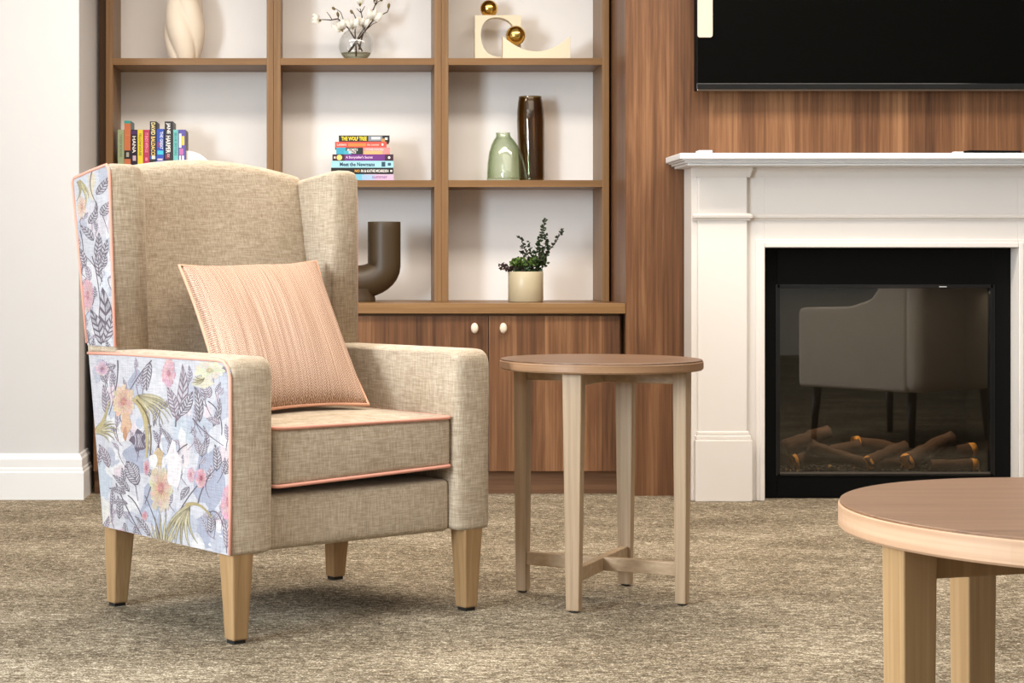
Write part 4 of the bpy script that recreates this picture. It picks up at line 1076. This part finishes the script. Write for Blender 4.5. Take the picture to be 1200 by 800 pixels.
# glass vases on the right middle shelf
def glass_vase(name, lab, prof, off, loc, mat, thick):
    pf = []
    for (r0, z0), (r1, z1) in zip(prof, prof[1:]):
        for k in range(3): pf.append((r0+(r1-r0)*k/3, z0+(z1-z0)*k/3))
    pf.append(prof[-1])
    inn = [(max(0.001, r-thick), max(z, 0.010)) for r, z in reversed(pf) if r > 0.002]
    bm = BM(); lathe(bm, [(0.001, 0)]+pf+inn+[(0.001, 0.010)], 44, off)
    o = obj(name, bm, mat, None, 0, 2, loc); tag(o, lab, 'vase'); return o
ya = 7.35; pa = F/ya
def wob(a, z): return 1
H_ = (210.5-110.5)/pa
off = lambda z: ((621-623.2)/pa*(z/H_)*0.9, 0)
glass_vase('vase', 'tall cylindrical dark amber-brown glass vase behind the green glass vase',
           [(0.049, 0.0), (0.0515, 0.02), (0.0520, 0.08), (0.0535, 0.16), (0.0545, 0.24), (0.053, 0.28), (0.049, 0.315), (0.0455, H_-0.006), (0.0455, H_)], off, ((623.2-398)/pa, ya, SH[0]+0.0003),
           shell_glass('amber_brown_glass', (204, 184, 142), (140, 116, 78), 1.0), 0.004)
yb = 7.262; pb = F/yb
H_ = (210.5-154)/pb
off2 = lambda z: ((589.3-594.6)/pb*(z/H_)**1.3, 0)
glass_vase('vase', 'squat pale green glass vase with narrow neck in front of brown vase',
           [(0.076, 0.0), (0.080, 0.006), (0.0785, 0.03), (0.073, 0.07), (0.064, 0.11), (0.052, 0.14), (0.040, 0.16), (0.0305, 0.172), (0.0275, 0.180), (0.0285, H_)], off2, ((594.6-398)/pb, yb, SH[0]+0.0003),
           shell_glass('pale_green_glass', (246, 249, 241), (186, 200, 172), 0.8), 0.003)

# brown U-shaped vase on the worktop
yc = 7.15; pc = F/yc
t0 = (420-398)/pc
bm = BM()
ro = 19.3/pc; Rb = 30.2/pc; zmid = (354-312)/pc; ztop = (354.5-261)/pc
pts = [(-Rb, 0, ztop-k*(ztop-zmid)/6) for k in range(7)]+[(-Rb*math.cos(PI*k/18), 0, zmid-Rb*0.62*math.sin(PI*k/18)) for k in range(1, 18)]+[(Rb, 0, zmid+k*(ztop-zmid)/6) for k in range(7)]
tube(bm, pts, ro, 28)
lathe(bm, [(0.066, 0), (0.066, 0.012), (0.061, 0.03), (0.066, 0.05)], 32)
o = obj('vase', bm, plain('brown_glaze', (64, 49, 30), 0.45, var=0.08), None, 0.003, 2, (t0, yc, CT+0.0003))
tag(o, 'matte brown U-shaped two-armed vase half hidden by armchair right wing', 'vase')

# pot plant
yp = 7.12; pp = F/yp
t = thing('pot_plant', 'small leafy green plant in cream cylinder pot on the worktop', 'plant', ((616-398)/pp, yp, CT+0.0003))
Rp = 20.6/pp; Hp = (355-319.5)/pp
bm = BM(); lathe(bm, [(0.001, 0), (Rp-0.003, 0), (Rp, 0.003), (Rp, Hp-0.003), (Rp-0.002, Hp), (Rp-0.005, Hp-0.001), (Rp-0.006, Hp-0.012), (0.001, Hp-0.012)], 40)
obj('pot', bm, plain('cream_glaze', (188, 175, 146), 0.35, var=0.05), t)
bm = BM(); lathe(bm, [(0.001, Hp-0.014), (Rp-0.0065, Hp-0.014), (Rp-0.0065, Hp-0.007), (0.001, Hp-0.004)], 24); obj('soil', bm, plain('soil', (52, 38, 28), 1.0, bump=0.5), t)
M_lf = plain('dark_green_leaf', (44, 62, 30), 0.5, var=0.3, vscale=60); M_lf2 = plain('bright_green_leaf', (78, 104, 38), 0.5, var=0.25, vscale=60); M_lf3 = plain('maroon_leaf', (58, 36, 34), 0.5, var=0.2)
M_stem = plain('plant_stem', (62, 52, 32), 0.8)
rp = random.Random(5)
def leafq(bm, p, d, ln, wd):
    d = d.normalized(); s = d.cross(Vector((rp.uniform(-1, 1), rp.uniform(-1, 1), rp.uniform(-0.3, 1)))).normalized(); nn = s.cross(d)
    c = [p, p+d*ln*0.35+s*wd+nn*wd*0.2, p+d*ln*0.75+s*wd*0.7+nn*wd*0.1, p+d*ln, p+d*ln*0.75-s*wd*0.7+nn*wd*0.1, p+d*ln*0.35-s*wd+nn*wd*0.2, p+d*ln*0.5-nn*wd*0.25]
    V = [bm.verts.new(q) for q in c]
    for i in range(6): bm.faces.new((V[i], V[(i+1) % 6], V[6]))
def ppt(x, y, dy=0.0): return Vector(((x-616)/pp, dy, (354.5-y)/pp))
stems = [[(622, 318), (628, 298), (634, 280), (637, 268), (639, 258)], [(626, 318), (638, 300), (649, 288), (656, 277), (660, 270)], [(620, 318), (622, 306), (614, 292), (611, 282), (608, 279)],
         [(624, 316), (624, 304), (622, 296), (620, 284)], [(628, 316), (632, 302), (640, 288), (640, 276)], [(630, 318), (634, 306), (632, 292), (632, 280)], [(618, 318), (618, 308), (612, 298), (610, 296)], [(627, 318), (640, 306), (642, 294), (643, 284)]]
for k, st in enumerate(stems):
    P = [ppt(x, y, 0.012*math.sin(k*2.1)) for x, y in st]; Q = []
    for a, b in zip(P, P[1:]):
        for j in range(4): Q.append(a.lerp(b, j/4))
    Q.append(P[-1])
    bm = BM(); tube(bm, Q, [0.0022-0.0014*i/(len(Q)-1) for i in range(len(Q))], 6)
    s_ = obj('stem', bm, M_stem, t)
    bm = BM()
    for i, q in enumerate(Q[2:]):
        u = i/(len(Q)-3); cnt = 5 if k in (0, 4, 5, 7) else 3
        for j in range(cnt):
            d = Vector((rp.uniform(-1, 1), rp.uniform(-1, 1), rp.uniform(-0.2, 0.9)))
            leafq(bm, q, d, rp.uniform(0.011, 0.019)*(1.15-0.4*u), 0.0050*(1.2-0.4*u))
    obj('foliage', bm, M_lf if k not in (1, 2, 6) else plain('dusky_leaf', (46, 52, 36), 0.55, var=0.2), s_)
for nm_m, cx_, cz_, n, sx, sz, ln in ((M_lf3, 601, 316, 150, 15, 5, 0.012), (M_lf2, 608, 310, 110, 8, 6, 0.018), (M_lf2, 625, 309, 80, 7, 6, 0.017), (M_lf, 617, 318.5, 220, 19, 3, 0.013), (M_lf, 632, 309, 120, 9, 8, 0.014), (M_lf, 616, 312, 120, 13, 6, 0.014), (M_lf3, 589, 314, 40, 5, 4, 0.011)):
    bm = BM()
    for _ in range(n):
        ra = rp.uniform(0, 6.28); rq = rp.random()**0.6; p = ppt(cx_+rq*math.cos(ra)*sx*0.95, cz_+rq*math.sin(ra)*sz*0.9, rp.uniform(-0.035, 0.035))
        p.z = max(p.z, Hp-0.004) if abs(p.x) < Rp else max(p.z, Hp-0.012)
        leafq(bm, p, Vector((rp.uniform(-1, 1), rp.uniform(-1, 0.6), rp.uniform(-0.1, 1))), ln, ln*0.36)
    obj('foliage', bm, nm_m, t)

# ------------------------------------------------------------------ the chair the fireplace glass mirrors
tc_ = thing('tub_chair', 'cream upholstered tub chair on dark legs, mirrored in fireplace glass', 'armchair', (2.74, 4.50, 0), math.radians(-38))
M_cream = linen('cream_linen', (214, 204, 192), (230, 221, 210), (240, 233, 224))
bm = BM(); rounded_box(bm, (0, 0.0, 0.36), (0.30, 0.30, 0.10), 0.03, 6); obj('seat', bm, M_cream, tc_)
bm = BM()
bm.free()
for s in (-1, 1):
    bm = BM(); ol = round_poly([(-0.32, 0.26), (0.30, 0.26), (0.30, 0.84), (0.20, 0.82), (0.10, 0.69), (-0.02, 0.655), (-0.32, 0.645)], [0.02, 0, 0, 0.03, 0.06, 0.06, 0.04], 4)
    prism(bm, ol, lambda a, b: (s*0.28, a, b), lambda a, b: (s*0.38, a, b)); obj('arm', bm, M_cream, tc_, 0.02, 3)
bm = BM(); rounded_box(bm, (0, 0.33, 0.56), (0.38, 0.05, 0.30), 0.04, 8); obj('back', bm, M_cream, tc_)
for sx in (-1, 1):
    for sy in (-1, 1):
        bm = BM(); tube(bm, [(sx*0.31, sy*0.28, 0.0), (sx*0.29, sy*0.27, 0.275)], [0.014, 0.022], 12); obj('leg', bm, plain('dark_stained_leg', (52, 36, 26), 0.5), tc_)
